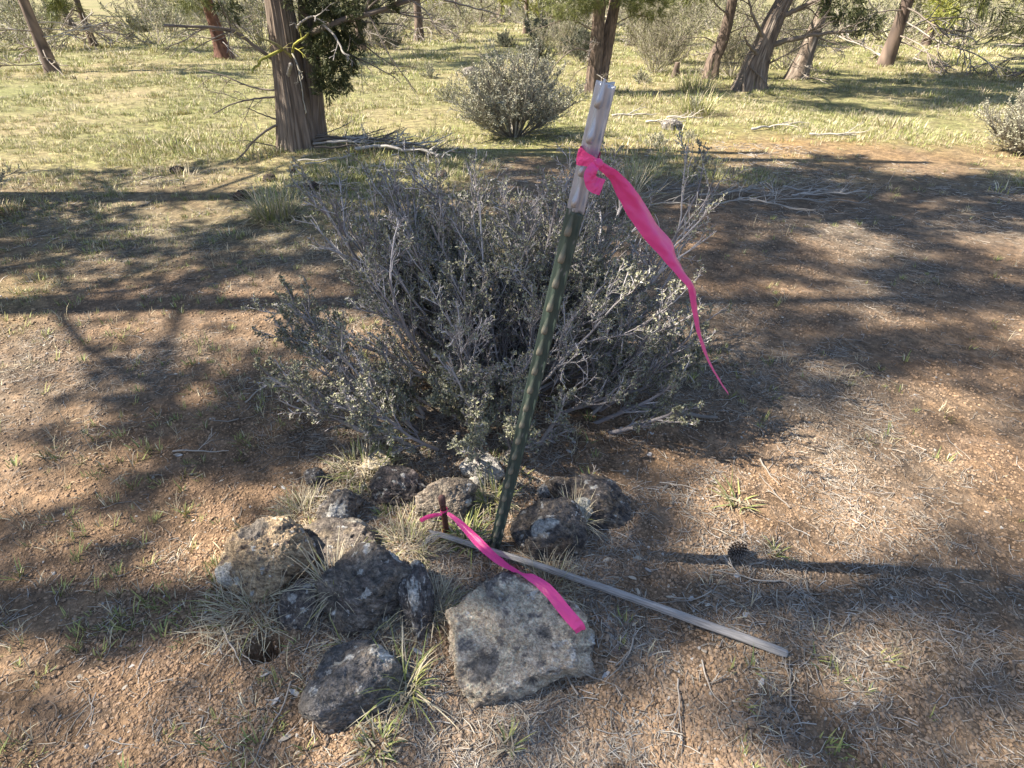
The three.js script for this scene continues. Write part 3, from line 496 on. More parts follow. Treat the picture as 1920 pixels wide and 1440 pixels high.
function shrubProto(seed, w, h, stems, o) {
  const r = rng(seed), wood = new GB(), leaves = new GB(), g = new THREE.Group();
  for (let i = 0; i < stems; i++) {
    const az = r() * 6.283, tilt = Math.pow(r(), 0.6) * 1.42, reach = V(Math.cos(az) * Math.sin(tilt) * w, Math.cos(tilt) * h + 0.05, Math.sin(az) * Math.sin(tilt) * w);
    grow(wood, leaves, r, V(Math.cos(az) * 0.08 * r() * w, -0.03, Math.sin(az) * 0.08 * r() * w), reach.clone().normalize(), reach.length() * (0.75 + 0.3 * r()), 0.008 * (0.6 + 0.6 * r()), 0, o);
  }
  part(g, 'stems', wood.build(), M.twig, 'stuff'); if (leaves.n) part(g, 'foliage', leaves.build(), M.leaf, 'stuff');
  return g;
}
const sage = { ...bigBush, wood: [0.2, 0.18, 0.15], woodPale: [0.36, 0.34, 0.29], kids: [9, 6], from: [0.25, 0.15], leaves: [0, 14, 16, 0], leafLen: 0.016, leafW: 0.0065, bareness: null, leafCols: [[0.48, 0.475, 0.35], [0.42, 0.42, 0.31], [0.53, 0.52, 0.4], [0.36, 0.37, 0.26]], minRad: 0.002 };
const darkSage = { ...sage, leaves: [0, 9, 9, 0], leafLen: 0.026, leafW: 0.009, leafCols: [[0.13, 0.145, 0.1], [0.17, 0.18, 0.12], [0.1, 0.12, 0.085]] };
const greyBrush = { ...sage, deadTone: 0.5, wood: [0.3, 0.27, 0.22], woodPale: [0.46, 0.43, 0.36], kids: [9, 6], from: [0.25, 0.2], leaves: [0, 3, 5, 0], leafLen: 0.03, leafW: 0.01, minRad: 0.003, leafCols: [[0.36, 0.36, 0.2], [0.3, 0.31, 0.17]] };
const protos = { sage: shrubProto(5, 0.6, 0.72, 70, { ...sage, leaves: [0, 7, 9, 0] }), dark: shrubProto(6, 0.45, 0.5, 26, darkSage), dark2: shrubProto(7, 0.5, 0.5, 26, darkSage), brush: shrubProto(8, 1.1, 1.3, 34, greyBrush), brush2: shrubProto(9, 1.0, 1.1, 30, greyBrush), smallSage: shrubProto(10, 0.22, 0.24, 16, { ...sage, kids: [5, 3] }),
  farBrush: shrubProto(11, 1.0, 1.15, 18, { ...greyBrush, kids: [6, 3], seg: [0.3, 0.2, 0.15, 0.1], minRad: 0.006, leafLen: 0.06, leafW: 0.018 }), farBrush2: shrubProto(12, 1.1, 1.0, 18, { ...greyBrush, kids: [6, 3], seg: [0.3, 0.2, 0.15, 0.1], minRad: 0.006, leafLen: 0.06, leafW: 0.018 }), farDark: shrubProto(13, 0.5, 0.5, 18, { ...darkSage, kids: [6, 3], seg: [0.2, 0.12, 0.1, 0.1], leafLen: 0.05, leafW: 0.016, leaves: [0, 8, 8, 0], minRad: 0.004 }) };
function plant(kind, name, label, x, z, s, turn, group) {
  const o = protos[kind].clone(); o.name = numbered(name); o.position.set(x, H0(x, z), z); o.rotation.y = turn; Array.isArray(s) ? o.scale.set(...s) : o.scale.setScalar(s); scene.add(o); return tag(o, label, 'shrub', group);
}
plant('sage', 'sagebrush', 'pale sunlit rounded sagebrush directly behind the big dark shrub', 0.02, -6.9, [1.32, 1.1, 1.0], 0.4);
plant('dark', 'sagebrush', 'dark low sagebrush in the clearing just left of the twin trunk tree', 0.58, -15.4, [1.0, 0.95, 1], 1);
plant('dark2', 'sagebrush', 'dark low sagebrush directly behind the twin trunk tree', 1.65, -15.6, [1.05, 1.3, 1], 2);
plant('dark', 'sagebrush', 'small dark sagebrush in the middle of the far clearing', -0.24, -19.5, [0.85, 0.72, 0.85], 3);
plant('dark2', 'sagebrush', 'dark sagebrush near the foot of the far leafless pine', -3.5, -19, [0.75, 0.95, 0.75], 4);
plant('dark', 'sagebrush', 'tiny looking dark sagebrush far back left of the clearing', -2.95, -31, [1.1, 0.8, 1.1], 5);
plant('brush', 'grey_brush', 'pale grey leafless brush standing left of the leaning pine', 2.9, -13.2, [0.95, 1.0, 0.9], 1);
plant('brush2', 'grey_brush', 'tangled grey brush between the two right hand trunks', 4.3, -12.6, [0.75, 0.9, 0.75], 2);
plant('brush', 'grey_brush', 'pale brush behind the brush on the right side', 3.6, -15.5, [1.2, 1.25, 1.2], 3.5);
plant('brush2', 'grey_brush', 'pale brush at the right behind the big leaning juniper', 5.9, -14, [1.1, 1.2, 1.1], 4.4);
plant('brush2', 'grey_brush', 'grey brush behind the dark sagebrush in the clearing', 1.3, -17.6, [0.9, 0.95, 0.9], 5);
plant('brush', 'grey_brush', 'grey brush left of the far leafless pine', -4.6, -20.5, [0.95, 0.95, 0.95], 0.5);
for (const [x, z, s, t, l] of [[1.52, -6.35, 0.55, 1, 'low pale sage sprig on the tan soil nearest the post top'], [1.95, -6.7, 0.4, 2, 'tiniest sage sprig on the tan soil beside the lone stone'], [2.45, -8.4, 0.8, 3, 'sage sprig at the bright tuft before the right juniper'], [-1.0, -9.6, 0.8, 1.3, 'sage sprig in the grass left of the pale sagebrush'], [0.6, -10.6, 0.7, 2.2, 'sage sprig just left of the twin stemmed pine foot'], [-1.6, -12.6, 1, 0.2, 'sage sprig in the grass near the far lone stone'], [2.3, -11.4, 0.8, 4, 'sage sprig in front of the grey brush and stump'], [-2.9, -10.6, 0.9, 2.8, 'sage sprig far behind the left juniper trunks']]) plant('smallSage', 'sage_seedling', l, x, z, s, t, 'low sage sprigs in the clearing');
{
  const r = rng(31);
  for (let i = 0; i < 125; i++) { const a = (r() * 2 - 1) * 0.85, q = 21 + 34 * Math.pow(r(), 1.1), x = Math.sin(a) * q, z = -Math.cos(a) * q, k = r() < 0.16 ? 'farDark' : r() < 0.5 ? 'farBrush' : 'farBrush2'; plant(k, k === 'farDark' ? 'distant_sagebrush' : 'distant_brush', k === 'farDark' ? 'low dark bush in the far background between the trunks' : 'pale grey bush in the far background between the trunks', x, z, 0.9 + 0.7 * r(), r() * 6, k === 'farDark' ? 'far dark bushes' : 'far pale bushes'); }
}
// margins of the clearing, left and right of the big shrub
plant('sage', 'sagebrush', 'grey green sagebrush at the left margin beside the shade', -3.9, -3.9, [0.8, 0.75, 0.8], 2.1);
plant('sage', 'sagebrush', 'grey green sagebrush at the right margin of the clearing', 5.2, -6.0, [0.95, 0.9, 0.95], 3.3);
console.log('shrubs');

// ---------------------------------------------------------------- trees
const sprayGeo = (seed, n, len, w, spread, cols) => {
  const r = rng(seed), gb = new GB();
  for (let i = 0; i < n; i++) {
    const t = r(), p = V((r() - 0.5) * 0.03, t * len * 0.7, (r() - 0.5) * 0.03), a = r() * 6.283, d = V(Math.cos(a) * spread, 1, Math.sin(a) * spread).normalize(), sd = randDir(r).cross(d).normalize();
    leafQuad(gb, p, d, sd, len * (0.35 + 0.3 * r()), w * (0.7 + 0.6 * r()), mul3(cols[(r() * cols.length) | 0], 0.75 + 0.5 * r()));
  }
  return gb.build();
};
const JUN = [[0.06, 0.075, 0.028], [0.085, 0.1, 0.035], [0.05, 0.066, 0.03], [0.1, 0.11, 0.04]], PINE = [[0.15, 0.17, 0.045], [0.2, 0.215, 0.055], [0.12, 0.145, 0.045]], YOUNG = [[0.3, 0.32, 0.06], [0.25, 0.28, 0.06], [0.36, 0.36, 0.08]];
const sprays = { jun: sprayGeo(1, 26, 0.15, 0.013, 0.75, JUN), pine: sprayGeo(2, 34, 0.2, 0.006, 0.9, PINE), young: sprayGeo(3, 34, 0.2, 0.007, 0.9, YOUNG) };
const barkCol = { jun: [[0.24, 0.19, 0.15], [0.15, 0.115, 0.09], [0.32, 0.275, 0.23]], pine: [[0.17, 0.125, 0.1], [0.1, 0.078, 0.068], [0.25, 0.19, 0.15]], red: [[0.16, 0.075, 0.05], [0.1, 0.05, 0.04], [0.2, 0.11, 0.08]] };
function trunkGeo(path, r0, r1, kind, sides, rows, seed, flare = 0.35) {
  const gb = new GB(), pts = smoothPath(path, rows), pal = barkCol[kind], f = kind === 'jun' ? [0.12, 0.07] : [0.07, 0.08];
  const bark = (th, y, k, ky) => N(Math.cos(th) * k + seed, y * ky, Math.sin(th) * k);
  tube(gb, pts, (t, th, p) => { const y = p.y, tw = th + y * 0.25; const fl = 1 + flare * Math.exp(-y * 4) * (1 + 0.5 * bark(th, 0, 1.6, 1)); const rd = bark(tw, y, 2.2, 0.5) * f[0] * 1.6 + (Math.abs(bark(tw, y, 7, kind === 'jun' ? 1.4 : 5)) - 0.2) * f[0] * 1.6 + bark(tw, y, 16, kind === 'jun' ? 3 : 12) * f[1]; return (r0 + (r1 - r0) * t) * fl * (1 + rd); }, sides,
    (t, th, p) => { const y = p.y, tw = th + y * 0.25, a = bark(tw, y + 40, 9, kind === 'jun' ? 1.1 : 5), b = bark(tw, y + 80, 22, kind === 'jun' ? 2.5 : 14), c = bark(tw, y + 20, 2.2, 0.7); return mul3(mix3(mix3(pal[0], pal[1], clamp(0.45 + 1.9 * a)), pal[2], clamp(0.1 + 0.8 * c + 1.0 * b)), 1 + 0.6 * b); });
  return gb.build();
}
const deadWood = { wood: [0.24, 0.205, 0.175], woodPale: [0.4, 0.37, 0.33], deadTone: 0.35, minRad: 0.0025, seg: [0.09, 0.06, 0.04, 0.03], wob: [0.12, 0.2, 0.25, 0.3], up: [-0.02, -0.02, 0, 0], kids: [6, 4], from: [0.3, 0.2], angle: [0.7, 0.8], ratio: [0.42, 0.45], leafFrom: 9 };
function branchPart(parent, name, list, r0, r1, col, rnd, twigs = 5, twigLen = 0.18, label) {
  const gb = new GB(), pts = smoothPath(list, 14, r0 * 0.5, rnd);
  tube(gb, pts, (t) => r0 + (r1 - r0) * t, 6, (t, th, p) => mul3(col, 1 + 0.4 * N(p.x * 25, p.y * 25, p.z * 25)));
  for (let i = 0; i < twigs; i++) { const j = 3 + ((rnd() * 11) | 0), ax = pts[j].clone().sub(pts[j - 1]).normalize(); grow(gb, null, rnd, pts[j], ax.addScaledVector(randDir(rnd), 0.9).normalize(), twigLen * (0.5 + rnd()), Math.max(0.0022, r1 * 0.7), 1, { ...deadWood, kids: [0, 3], wood: col, woodPale: mul3(col, 1.3) }); }
  return part(parent, name, gb.build(), M.bark, null, label);
}
// limbs with foliage: returns the spray list
function liveCrown(tree, rnd, o) {
  const list = [];
  for (let i = 0; i < o.limbs; i++) {
    const f = (i + rnd()) / o.limbs, y = o.y0 + (o.y1 - o.y0) * f, az = i * 2.4 + rnd() * 0.8, R = o.r * (f < 0.25 ? 0.65 + 1.4 * f : 1.08 - 0.85 * (f - 0.25)) * (0.75 + 0.4 * rnd());
    const ax = o.axis(y), dir = V(Math.cos(az), 0.12 + 0.5 * f, Math.sin(az)).normalize(), gb = new GB(), pts = []; let p = V(ax[0], y, ax[1]), d = dir.clone();
    for (let k = 0; k <= 6; k++) { pts.push(p.clone()); d.add(randDir(rnd).multiplyScalar(0.16)).normalize(); p = p.clone().addScaledVector(d, R / 6); }
    const lr = 0.012 + 0.022 * (1 - f); tube(gb, pts, (t) => lr * (1 - 0.75 * t) + 0.003, 5, (t, th, q) => mul3(barkCol[o.bark][0], 1 + 0.3 * N(q.x * 20, q.y * 20, q.z * 20)));
    part(tree, 'limb', gb.build(), M.bark);
    const k = Math.round(o.perLimb * (0.6 + 0.8 * rnd()));
    for (let j = 0; j < k; j++) {
      const t = 0.28 + 0.75 * Math.sqrt(rnd()), q = pts[Math.min(6, Math.round(t * 6))].clone().addScaledVector(randDir(rnd), o.fluff * (0.25 + 0.75 * rnd())); q.y += o.lift ?? 0;
      list.push({ p: q, q: quatFor(d.clone().multiplyScalar(0.4).add(randDir(rnd)).add(V(0, 0.35, 0)).normalize(), rnd() * 6.28), s: o.size * (0.7 + 0.7 * rnd()), c: mul3([1, 1, 1], 0.75 + 0.5 * rnd()) });
    }
  }
  const c = instanced('crown', sprays[o.spray], M.crown, list); tree.add(c); return c;
}
const LICH = [0.36, 0.35, 0.075], DEAD = [0.22, 0.185, 0.155], PALEW = [0.44, 0.41, 0.37];
{ // the two stemmed juniper on the left
  const X = -2.1, Z = -6.02, y0 = H0(X, Z), t = thing('juniper_tree', 'thick two stemmed juniper with shreddy bark and yellow lichen on dead branches', 'tree', [X, y0, Z]), r = rng(201);
  const off = (l) => l.map(([x, y, z]) => [x - X, y - y0, z - Z]);
  part(t, 'trunk', trunkGeo(off([[-2.15, -0.15, -6.02], [-2.112, 0.25, -6.02], [-2.092, 0.53, -6.02], [-2.074, 0.84, -6.02], [-2.05, 1.3, -6.03], [-2.1, 2.4, -6.0], [-2.2, 4, -5.8], [-2.0, 6.2, -5.6]]), 0.185, 0.05, 'jun', 132, 150, 3, 0.16), M.bark);
  part(t, 'trunk', trunkGeo(off([[-1.99, -0.15, -6.12], [-1.97, 0.23, -6.13], [-1.93, 0.53, -6.14], [-1.89, 0.83, -6.14], [-1.84, 1.3, -6.16], [-1.6, 2.4, -6.2], [-1.3, 4, -6.0]]), 0.12, 0.045, 'jun', 96, 110, 8, 0.12), M.bark);
  const B = (n, l, a, b, c, tw, tl, lab) => branchPart(t, n, off(l), a, b, c, r, tw, tl, lab);
  B('dead_branch', [[-2.2, 0.84, -6], [-2.329, 0.956, -5.94], [-2.391, 1.029, -5.88], [-2.435, 1.071, -5.82], [-2.475, 1.086, -5.76], [-2.9, 1.12, -5.6]], 0.02, 0.01, DEAD, 7, 0.3);
  B('dead_branch', [[-2.2, 0.313, -5.95], [-2.303, 0.277, -5.84], [-2.403, 0.217, -5.78], [-2.471, 0.158, -5.72], [-2.533, 0.085, -5.66], [-2.614, 0.03, -5.6]], 0.012, 0.006, DEAD, 3, 0.2);
  B('dead_branch', [[-2.2, 0.53, -5.98], [-2.347, 0.527, -5.92], [-2.5, 0.508, -5.89], [-2.604, 0.485, -5.86], [-2.785, 0.408, -5.8]], 0.011, 0.005, DEAD, 4, 0.25);
  B('dead_branch', [[-2.2, 0.58, -6], [-2.398, 0.594, -6.025], [-2.563, 0.636, -6.05], [-2.718, 0.696, -6.075], [-2.95, 0.74, -6.1]], 0.01, 0.004, DEAD, 4, 0.25);
  B('lichen_branch', [[-1.99, 0.86, -5.9], [-2.027, 0.941, -5.8], [-2.091, 0.992, -5.75], [-2.137, 1.011, -5.7], [-2.169, 1.048, -5.65]], 0.012, 0.005, mix3(LICH, DEAD, 0.5), 3, 0.14, 'dead branch dusted with yellow lichen');
  B('lichen_branch', [[-2.03, 0.93, -5.86], [-2.109, 0.891, -5.76], [-2.202, 0.853, -5.72], [-2.214, 0.824, -5.68], [-2.253, 0.795, -5.64], [-2.253, 0.77, -5.6]], 0.013, 0.008, LICH, 3, 0.12, 'crooked branch crusted bright yellow with lichen');
  B('lichen_branch', [[-1.97, 0.88, -5.88], [-1.916, 0.957, -5.803], [-1.861, 0.99, -5.785], [-1.799, 1.019, -5.768], [-1.754, 1.055, -5.75]], 0.012, 0.008, LICH, 2, 0.1, 'branch crusted bright yellow with lichen');
  B('dead_branch', [[-1.954, 0.894, -5.84], [-1.912, 0.814, -5.796], [-1.902, 0.736, -5.772], [-1.896, 0.637, -5.748], [-1.896, 0.531, -5.724], [-1.879, 0.438, -5.7]], 0.009, 0.004, mix3(PALEW, LICH, 0.15), 3, 0.1);
  B('live_branch', [[-1.86, 1.02, -6.05], [-1.67, 1.081, -5.88], [-1.494, 1.134, -5.81], [-1.274, 1.179, -5.74], [-1.106, 1.222, -5.67], [-0.7, 1.32, -5.55], [-0.3, 1.4, -5.4]], 0.03, 0.012, DEAD, 12, 0.5);
  B('dead_branch', [[-1.632, 1.119, -5.8], [-1.54, 1.043, -5.75], [-1.485, 0.971, -5.7], [-1.45, 0.915, -5.65], [-1.391, 0.895, -5.6]], 0.011, 0.007, PALEW, 3, 0.15);
  B('dead_branch', [[-1.7, 0.95, -6.0], [-1.486, 0.893, -5.9], [-1.361, 0.845, -5.867], [-1.246, 0.802, -5.833], [-1.05, 0.71, -5.8]], 0.01, 0.004, DEAD, 8, 0.22);
  B('dead_branch', [[-1.8, 1.08, -6.05], [-1.431, 1.013, -5.95], [-1.333, 0.954, -5.967], [-1.237, 0.874, -5.983], [-1.08, 0.78, -6]], 0.01, 0.004, DEAD, 7, 0.22);
  B('dead_branch', [[-2.24, 0.32, -5.98], [-2.368, 0.397, -5.875], [-2.457, 0.463, -5.8]], 0.009, 0.004, DEAD, 1, 0.1);
  B('dead_branch', [[-2.22, 0.07, -5.95], [-2.387, 0.141, -5.825], [-2.518, 0.2, -5.7]], 0.008, 0.003, DEAD, 2, 0.12);
  B('dead_branch', [[-1.876, 1.04, -5.95], [-1.85, 1.1, -5.8], [-1.822, 1.12, -5.775], [-1.747, 1.159, -5.75], [-1.66, 1.171, -5.725], [-1.669, 1.138, -5.7]], 0.011, 0.006, PALEW, 3, 0.14);
  B('broken_stub', [[-2.07, 0.7, -5.93], [-2.001, 0.773, -5.825], [-1.952, 0.822, -5.75]], 0.02, 0.015, PALEW, 0, 0.1);
  // foliage hanging on the right side of the stems
  const list = [], cl = [[-1.71, 0.95, -5.95, 0.13], [-1.69, 0.7, -5.92, 0.12], [-1.55, 0.85, -5.9, 0.13], [-1.44, 1.05, -5.95, 0.12], [-1.6, 1.15, -5.9, 0.14], [-1.3, 1.24, -5.8, 0.13], [-1.72, 0.62, -5.95, 0.09], [-1.56, 0.72, -5.9, 0.1], [-1.4, 0.93, -5.9, 0.09], [-1.75, 1.1, -6.05, 0.12], [-1.62, 0.98, -5.95, 0.12], [-1.48, 1.28, -5.85, 0.14], [-1.68, 1.32, -5.9, 0.13], [-1.85, 1.33, -5.85, 0.1], [-1.0, 1.34, -5.6, 0.1], [-2.45, 1.26, -5.9, 0.1]];
  for (const [x, y, z, R] of cl) for (let i = 0; i < 46 * (R / 0.12) ** 2; i++) { const d = randDir(r); list.push({ p: V(x - X, y - y0, z - Z).addScaledVector(d, R * Math.cbrt(r())), q: quatFor(d.clone().multiplyScalar(0.5).add(randDir(r)).normalize(), r() * 6), s: 0.42 + 0.35 * r(), c: mul3([1, 1, 1], 0.8 + 0.6 * r()) }); }
  t.add(instanced('low_foliage', sprays.jun, M.crown, list));
  liveCrown(t, r, { limbs: 22, y0: 2.0, y1: 6.4, r: 1.3, perLimb: 56, fluff: 0.34, size: 1.4, spray: 'jun', bark: 'jun', axis: (y) => [0.15, 0.85 + 0.12 * y] });
}
console.log('juniper');
// other single trees; stems are lists of points relative to the foot
function tree(name, label, x, z, o, group) {
  const t = thing(name, label, 'tree', [x, H0(x, z), z], group), r = rng(o.seed);
  for (const s of o.stems) part(t, 'trunk', trunkGeo(s.path, s.r0, s.r1, o.bark, o.sides ?? 40, o.rows ?? 80, o.seed + s.r0 * 50, o.flare ?? 0.3), M.bark);
  for (const [l, a, b, tw, tl] of o.branches ?? []) branchPart(t, 'dead_branch', l, a, b, DEAD, r, tw ?? 5, tl ?? 0.4);
  for (let i = 0; i < (o.dead ?? 0); i++) {
    const s = o.stems[i % o.stems.length], y = 0.35 + (o.deadTop ?? 1.9) * ((i + r()) / o.dead), c = new THREE.CatmullRomCurve3(s.path.map((p) => V(...p))), top = s.path[s.path.length - 1][1], p = c.getPoint(clamp(y / top)), az = r() * 6.283, gb = new GB();
    grow(gb, null, r, p, V(Math.cos(az), 0.15 - 0.4 * r(), Math.sin(az)).normalize(), (o.deadLen ?? 0.8) * (0.5 + r()), 0.012, 0, { ...deadWood, minRad: o.deadMin ?? 0.0035 }); part(t, 'dead_branch', gb.build(), M.bark);
  }
  if (o.crown) liveCrown(t, r, o.crown);
  for (const [cx, cy, cz, R, k, sz] of o.tufts ?? []) { const list = []; for (let i = 0; i < k; i++) { const d = randDir(r); list.push({ p: V(cx, cy, cz).addScaledVector(V(d.x, d.y * 0.55, d.z), R * Math.cbrt(r())), q: quatFor(d.clone().add(randDir(r)).normalize(), r() * 6), s: (sz ?? 0.9) * (0.7 + 0.6 * r()), c: mul3([1, 1, 1], 0.8 + 0.5 * r()) }); } t.add(instanced('low_foliage', sprays[o.crown?.spray ?? 'jun'], M.crown, list)); }
  return t;
}
tree('pine_tree', 'twin stemmed dark pine rising right behind the silver post top', 1.34, -10.35, { seed: 301, bark: 'pine', flare: 0.2, sides: 44, rows: 100,
  stems: [{ path: [[-0.03, -0.1, 0], [-0.02, 0.55, 0.03], [-0.02, 1.25, 0.05], [-0.1, 3, 0.1], [-0.15, 5.5, 0.1]], r0: 0.125, r1: 0.05 }, { path: [[0.05, -0.1, -0.03], [0.16, 0.7, -0.05], [0.23, 1.26, -0.05], [0.45, 3, -0.1], [0.6, 5.5, -0.1]], r0: 0.115, r1: 0.045 }],
  branches: [[[[-0.1, 0.55, 0], [-0.35, 0.62, 0.2], [-0.6, 0.5, 0.4], [-0.8, 0.3, 0.5]], 0.014, 0.005, 9, 0.35], [[[-0.08, 0.85, 0], [-0.5, 1.0, 0.2], [-0.9, 0.9, 0.3]], 0.013, 0.005, 8, 0.35], [[[0.2, 0.9, 0], [0.5, 1.05, 0.1], [0.8, 1.0, 0.3]], 0.012, 0.005, 6, 0.3], [[[-0.06, 0.4, 0], [-0.3, 0.3, 0.1], [-0.45, 0.12, 0.2]], 0.008, 0.004, 4, 0.2]],
  tufts: [[-0.5, 1.2, 0.2, 0.33, 130, 0.8], [-0.25, 1.3, 0.35, 0.22, 60, 0.8], [0.75, 1.18, 0.2, 0.28, 90, 0.8], [0.45, 1.3, 0.3, 0.25, 70, 0.8]], dead: 4, deadLen: 0.5, crown: { limbs: 18, y0: 1.7, y1: 6.2, r: 1.7, perLimb: 44, fluff: 0.4, size: 1.8, spray: 'pine', bark: 'pine', axis: () => [0.1, 0.6] } });
tree('juniper_tree', 'stout leaning juniper with twisted bark and spreading bare limbs at the right', 3.93, -10.5, { seed: 307, bark: 'jun', flare: 0.45, sides: 110, rows: 130,
  stems: [{ path: [[-0.02, -0.12, 0], [0.0, 0.3, 0], [0.06, 0.6, 0], [0.14, 0.95, 0], [0.26, 1.3, 0], [0.5, 2.4, 0], [0.6, 4.5, 0]], r0: 0.215, r1: 0.06 }],
  branches: [[[[0.12, 0.6, 0.05], [0.35, 0.72, 0.25], [0.65, 0.8, 0.45], [1.1, 0.85, 0.6]], 0.05, 0.018, 8, 0.5], [[[0.2, 1.0, 0.05], [0.4, 1.12, 0.2], [0.7, 1.3, 0.4]], 0.045, 0.02, 6, 0.5], [[[0, 0.5, 0.1], [-0.22, 0.62, 0.25], [-0.42, 0.78, 0.4]], 0.035, 0.012, 6, 0.35], [[[0.12, 0.36, 0.1], [0.25, 0.5, 0.35], [0.5, 0.7, 0.6]], 0.018, 0.008, 7, 0.35], [[[0.0, 0.75, 0.1], [-0.25, 1.0, 0.2], [-0.45, 1.3, 0.3]], 0.03, 0.012, 6, 0.4], [[[-0.2, 0.0, 0.3], [-0.24, 0.28, 0.25], [-0.2, 0.5, 0.2]], 0.022, 0.012, 3, 0.15], [[[-0.15, 0.35, 0.2], [0.1, 0.15, 0.3], [0.2, 0.02, 0.32]], 0.012, 0.008, 2, 0.15]],
  tufts: [[0.95, 1.15, 0.4, 0.3, 90, 0.8], [1.3, 0.95, 0.5, 0.22, 60, 0.7]], crown: { limbs: 18, y0: 1.9, y1: 5.4, r: 1.8, perLimb: 50, fluff: 0.4, size: 1.7, spray: 'jun', bark: 'jun', axis: () => [0.45, 0] } });
tree('pine_tree', 'slender leaning pine with flaky bark left of the stout juniper', 3.75, -12.2, { seed: 311, bark: 'pine', flare: 0.35, sides: 44, rows: 90,
  stems: [{ path: [[0, -0.1, 0], [0.02, 0.3, 0], [0.12, 0.62, 0], [0.17, 1.25, 0], [0.2, 3, 0], [0.4, 6, 0]], r0: 0.135, r1: 0.05 }],
  branches: [[[[0.08, 0.55, 0], [-0.3, 0.68, 0.2], [-0.7, 0.66, 0.4]], 0.012, 0.005, 6, 0.4], [[[0.16, 1.0, 0], [-0.2, 1.2, 0.2], [-0.4, 1.5, 0.3]], 0.016, 0.007, 5, 0.4], [[[0.14, 0.7, 0], [0.45, 0.85, 0.2], [0.8, 0.8, 0.3]], 0.014, 0.006, 6, 0.4]], dead: 3, deadLen: 0.6, tufts: [[-0.5, 1.4, 0.3, 0.35, 100, 0.9]], crown: { limbs: 14, y0: 2, y1: 6.4, r: 1.5, perLimb: 40, fluff: 0.4, size: 1.9, spray: 'pine', bark: 'pine', axis: () => [0.2, 0] } });
tree('pine_tree', 'bare lower trunk of a far pine hung with drooping leafless twigs', -3.08, -22.1, { seed: 317, bark: 'pine', sides: 24, rows: 50, stems: [{ path: [[0, -0.1, 0], [0.02, 0.8, 0], [0, 1.6, 0], [0.05, 6, 0]], r0: 0.15, r1: 0.06 }], dead: 16, deadLen: 1.5, deadMin: 0.007, crown: { limbs: 12, y0: 2.4, y1: 6.5, r: 1.6, perLimb: 30, fluff: 0.4, size: 2.2, spray: 'pine', bark: 'pine', axis: () => [0, 0] } });
tree('young_pine', 'bright yellow green young pine at the back of the clearing', 0.52, -26, { seed: 321, bark: 'pine', sides: 16, rows: 30, stems: [{ path: [[0, -0.1, 0], [0.03, 0.8, 0], [0.06, 1.6, 0], [0, 4.5, 0]], r0: 0.1, r1: 0.03 }], crown: { limbs: 18, y0: 0.6, y1: 4.6, r: 1.3, perLimb: 34, fluff: 0.28, size: 1.5, spray: 'young', bark: 'pine', axis: () => [0, 0] } });
tree('pine_tree', 'dark straight far trunk just right of the twin stemmed pine', 3.75, -20.5, { seed: 325, bark: 'pine', sides: 24, rows: 40, flare: 0.5, stems: [{ path: [[0, -0.1, 0], [0.03, 0.8, 0], [0.1, 1.6, 0], [0.2, 6, 0]], r0: 0.13, r1: 0.06 }], dead: 7, deadLen: 0.9, deadMin: 0.006, tufts: [[0.1, 1.25, 0.3, 0.55, 110, 1.2], [-0.9, 1.3, 0.2, 0.4, 70, 1.2]], crown: { limbs: 12, y0: 1.9, y1: 6.5, r: 1.6, perLimb: 34, fluff: 0.4, size: 2.2, spray: 'jun', bark: 'pine', axis: () => [0.1, 0] } });
tree('pine_tree', 'thin curved far trunk draped with pale dead twigs', 4.52, -20.9, { seed: 329, bark: 'pine', sides: 20, rows: 40, stems: [{ path: [[-0.05, -0.1, 0], [0.02, 0.6, 0], [0.15, 1.4, 0], [0.3, 5, 0]], r0: 0.09, r1: 0.04 }], dead: 14, deadLen: 1.3, deadMin: 0.007, crown: { limbs: 10, y0: 2, y1: 5.5, r: 1.4, perLimb: 30, fluff: 0.4, size: 2.2, spray: 'jun', bark: 'pine', axis: () => [0.2, 0] } });
tree('pine_tree', 'reddish far trunk at the left behind the two stemmed juniper', -7.05, -16.1, { seed: 333, bark: 'red', sides: 28, rows: 50, flare: 0.5, stems: [{ path: [[0, -0.1, 0], [-0.08, 0.8, 0], [-0.12, 1.6, 0], [-0.1, 6.5, 0]], r0: 0.17, r1: 0.07 }], dead: 7, deadLen: 1.0, deadMin: 0.005, tufts: [[-0.4, 1.35, 0.2, 0.5, 80, 1.2]], crown: { limbs: 14, y0: 1.9, y1: 6.8, r: 1.9, perLimb: 36, fluff: 0.4, size: 2.1, spray: 'pine', bark: 'pine', axis: () => [0, 0] } });
tree('pine_tree', 'slim far trunk half hidden by the juniper foliage', -4.3, -18.9, { seed: 337, bark: 'pine', sides: 20, rows: 40, flare: 0.6, stems: [{ path: [[0, -0.1, 0], [-0.03, 0.8, 0], [-0.04, 1.6, 0], [0, 6, 0]], r0: 0.1, r1: 0.05 }], dead: 8, deadLen: 1.2, deadMin: 0.006, crown: { limbs: 10, y0: 2, y1: 6, r: 1.5, perLimb: 30, fluff: 0.4, size: 2.1, spray: 'jun', bark: 'pine', axis: () => [0, 0] } });
tree('pine_tree', 'rough barked tree at the right edge beyond the stout juniper', 5.35, -12.1, { seed: 341, bark: 'jun', sides: 36, rows: 60, flare: 0.5, stems: [{ path: [[0, -0.1, 0], [0.1, 0.6, 0], [0.2, 1.3, 0], [0.3, 5, 0]], r0: 0.15, r1: 0.06 }], dead: 8, deadLen: 0.9, crown: { limbs: 12, y0: 1.8, y1: 5.6, r: 1.6, perLimb: 36, fluff: 0.4, size: 1.9, spray: 'jun', bark: 'jun', axis: () => [0.2, 0] } });
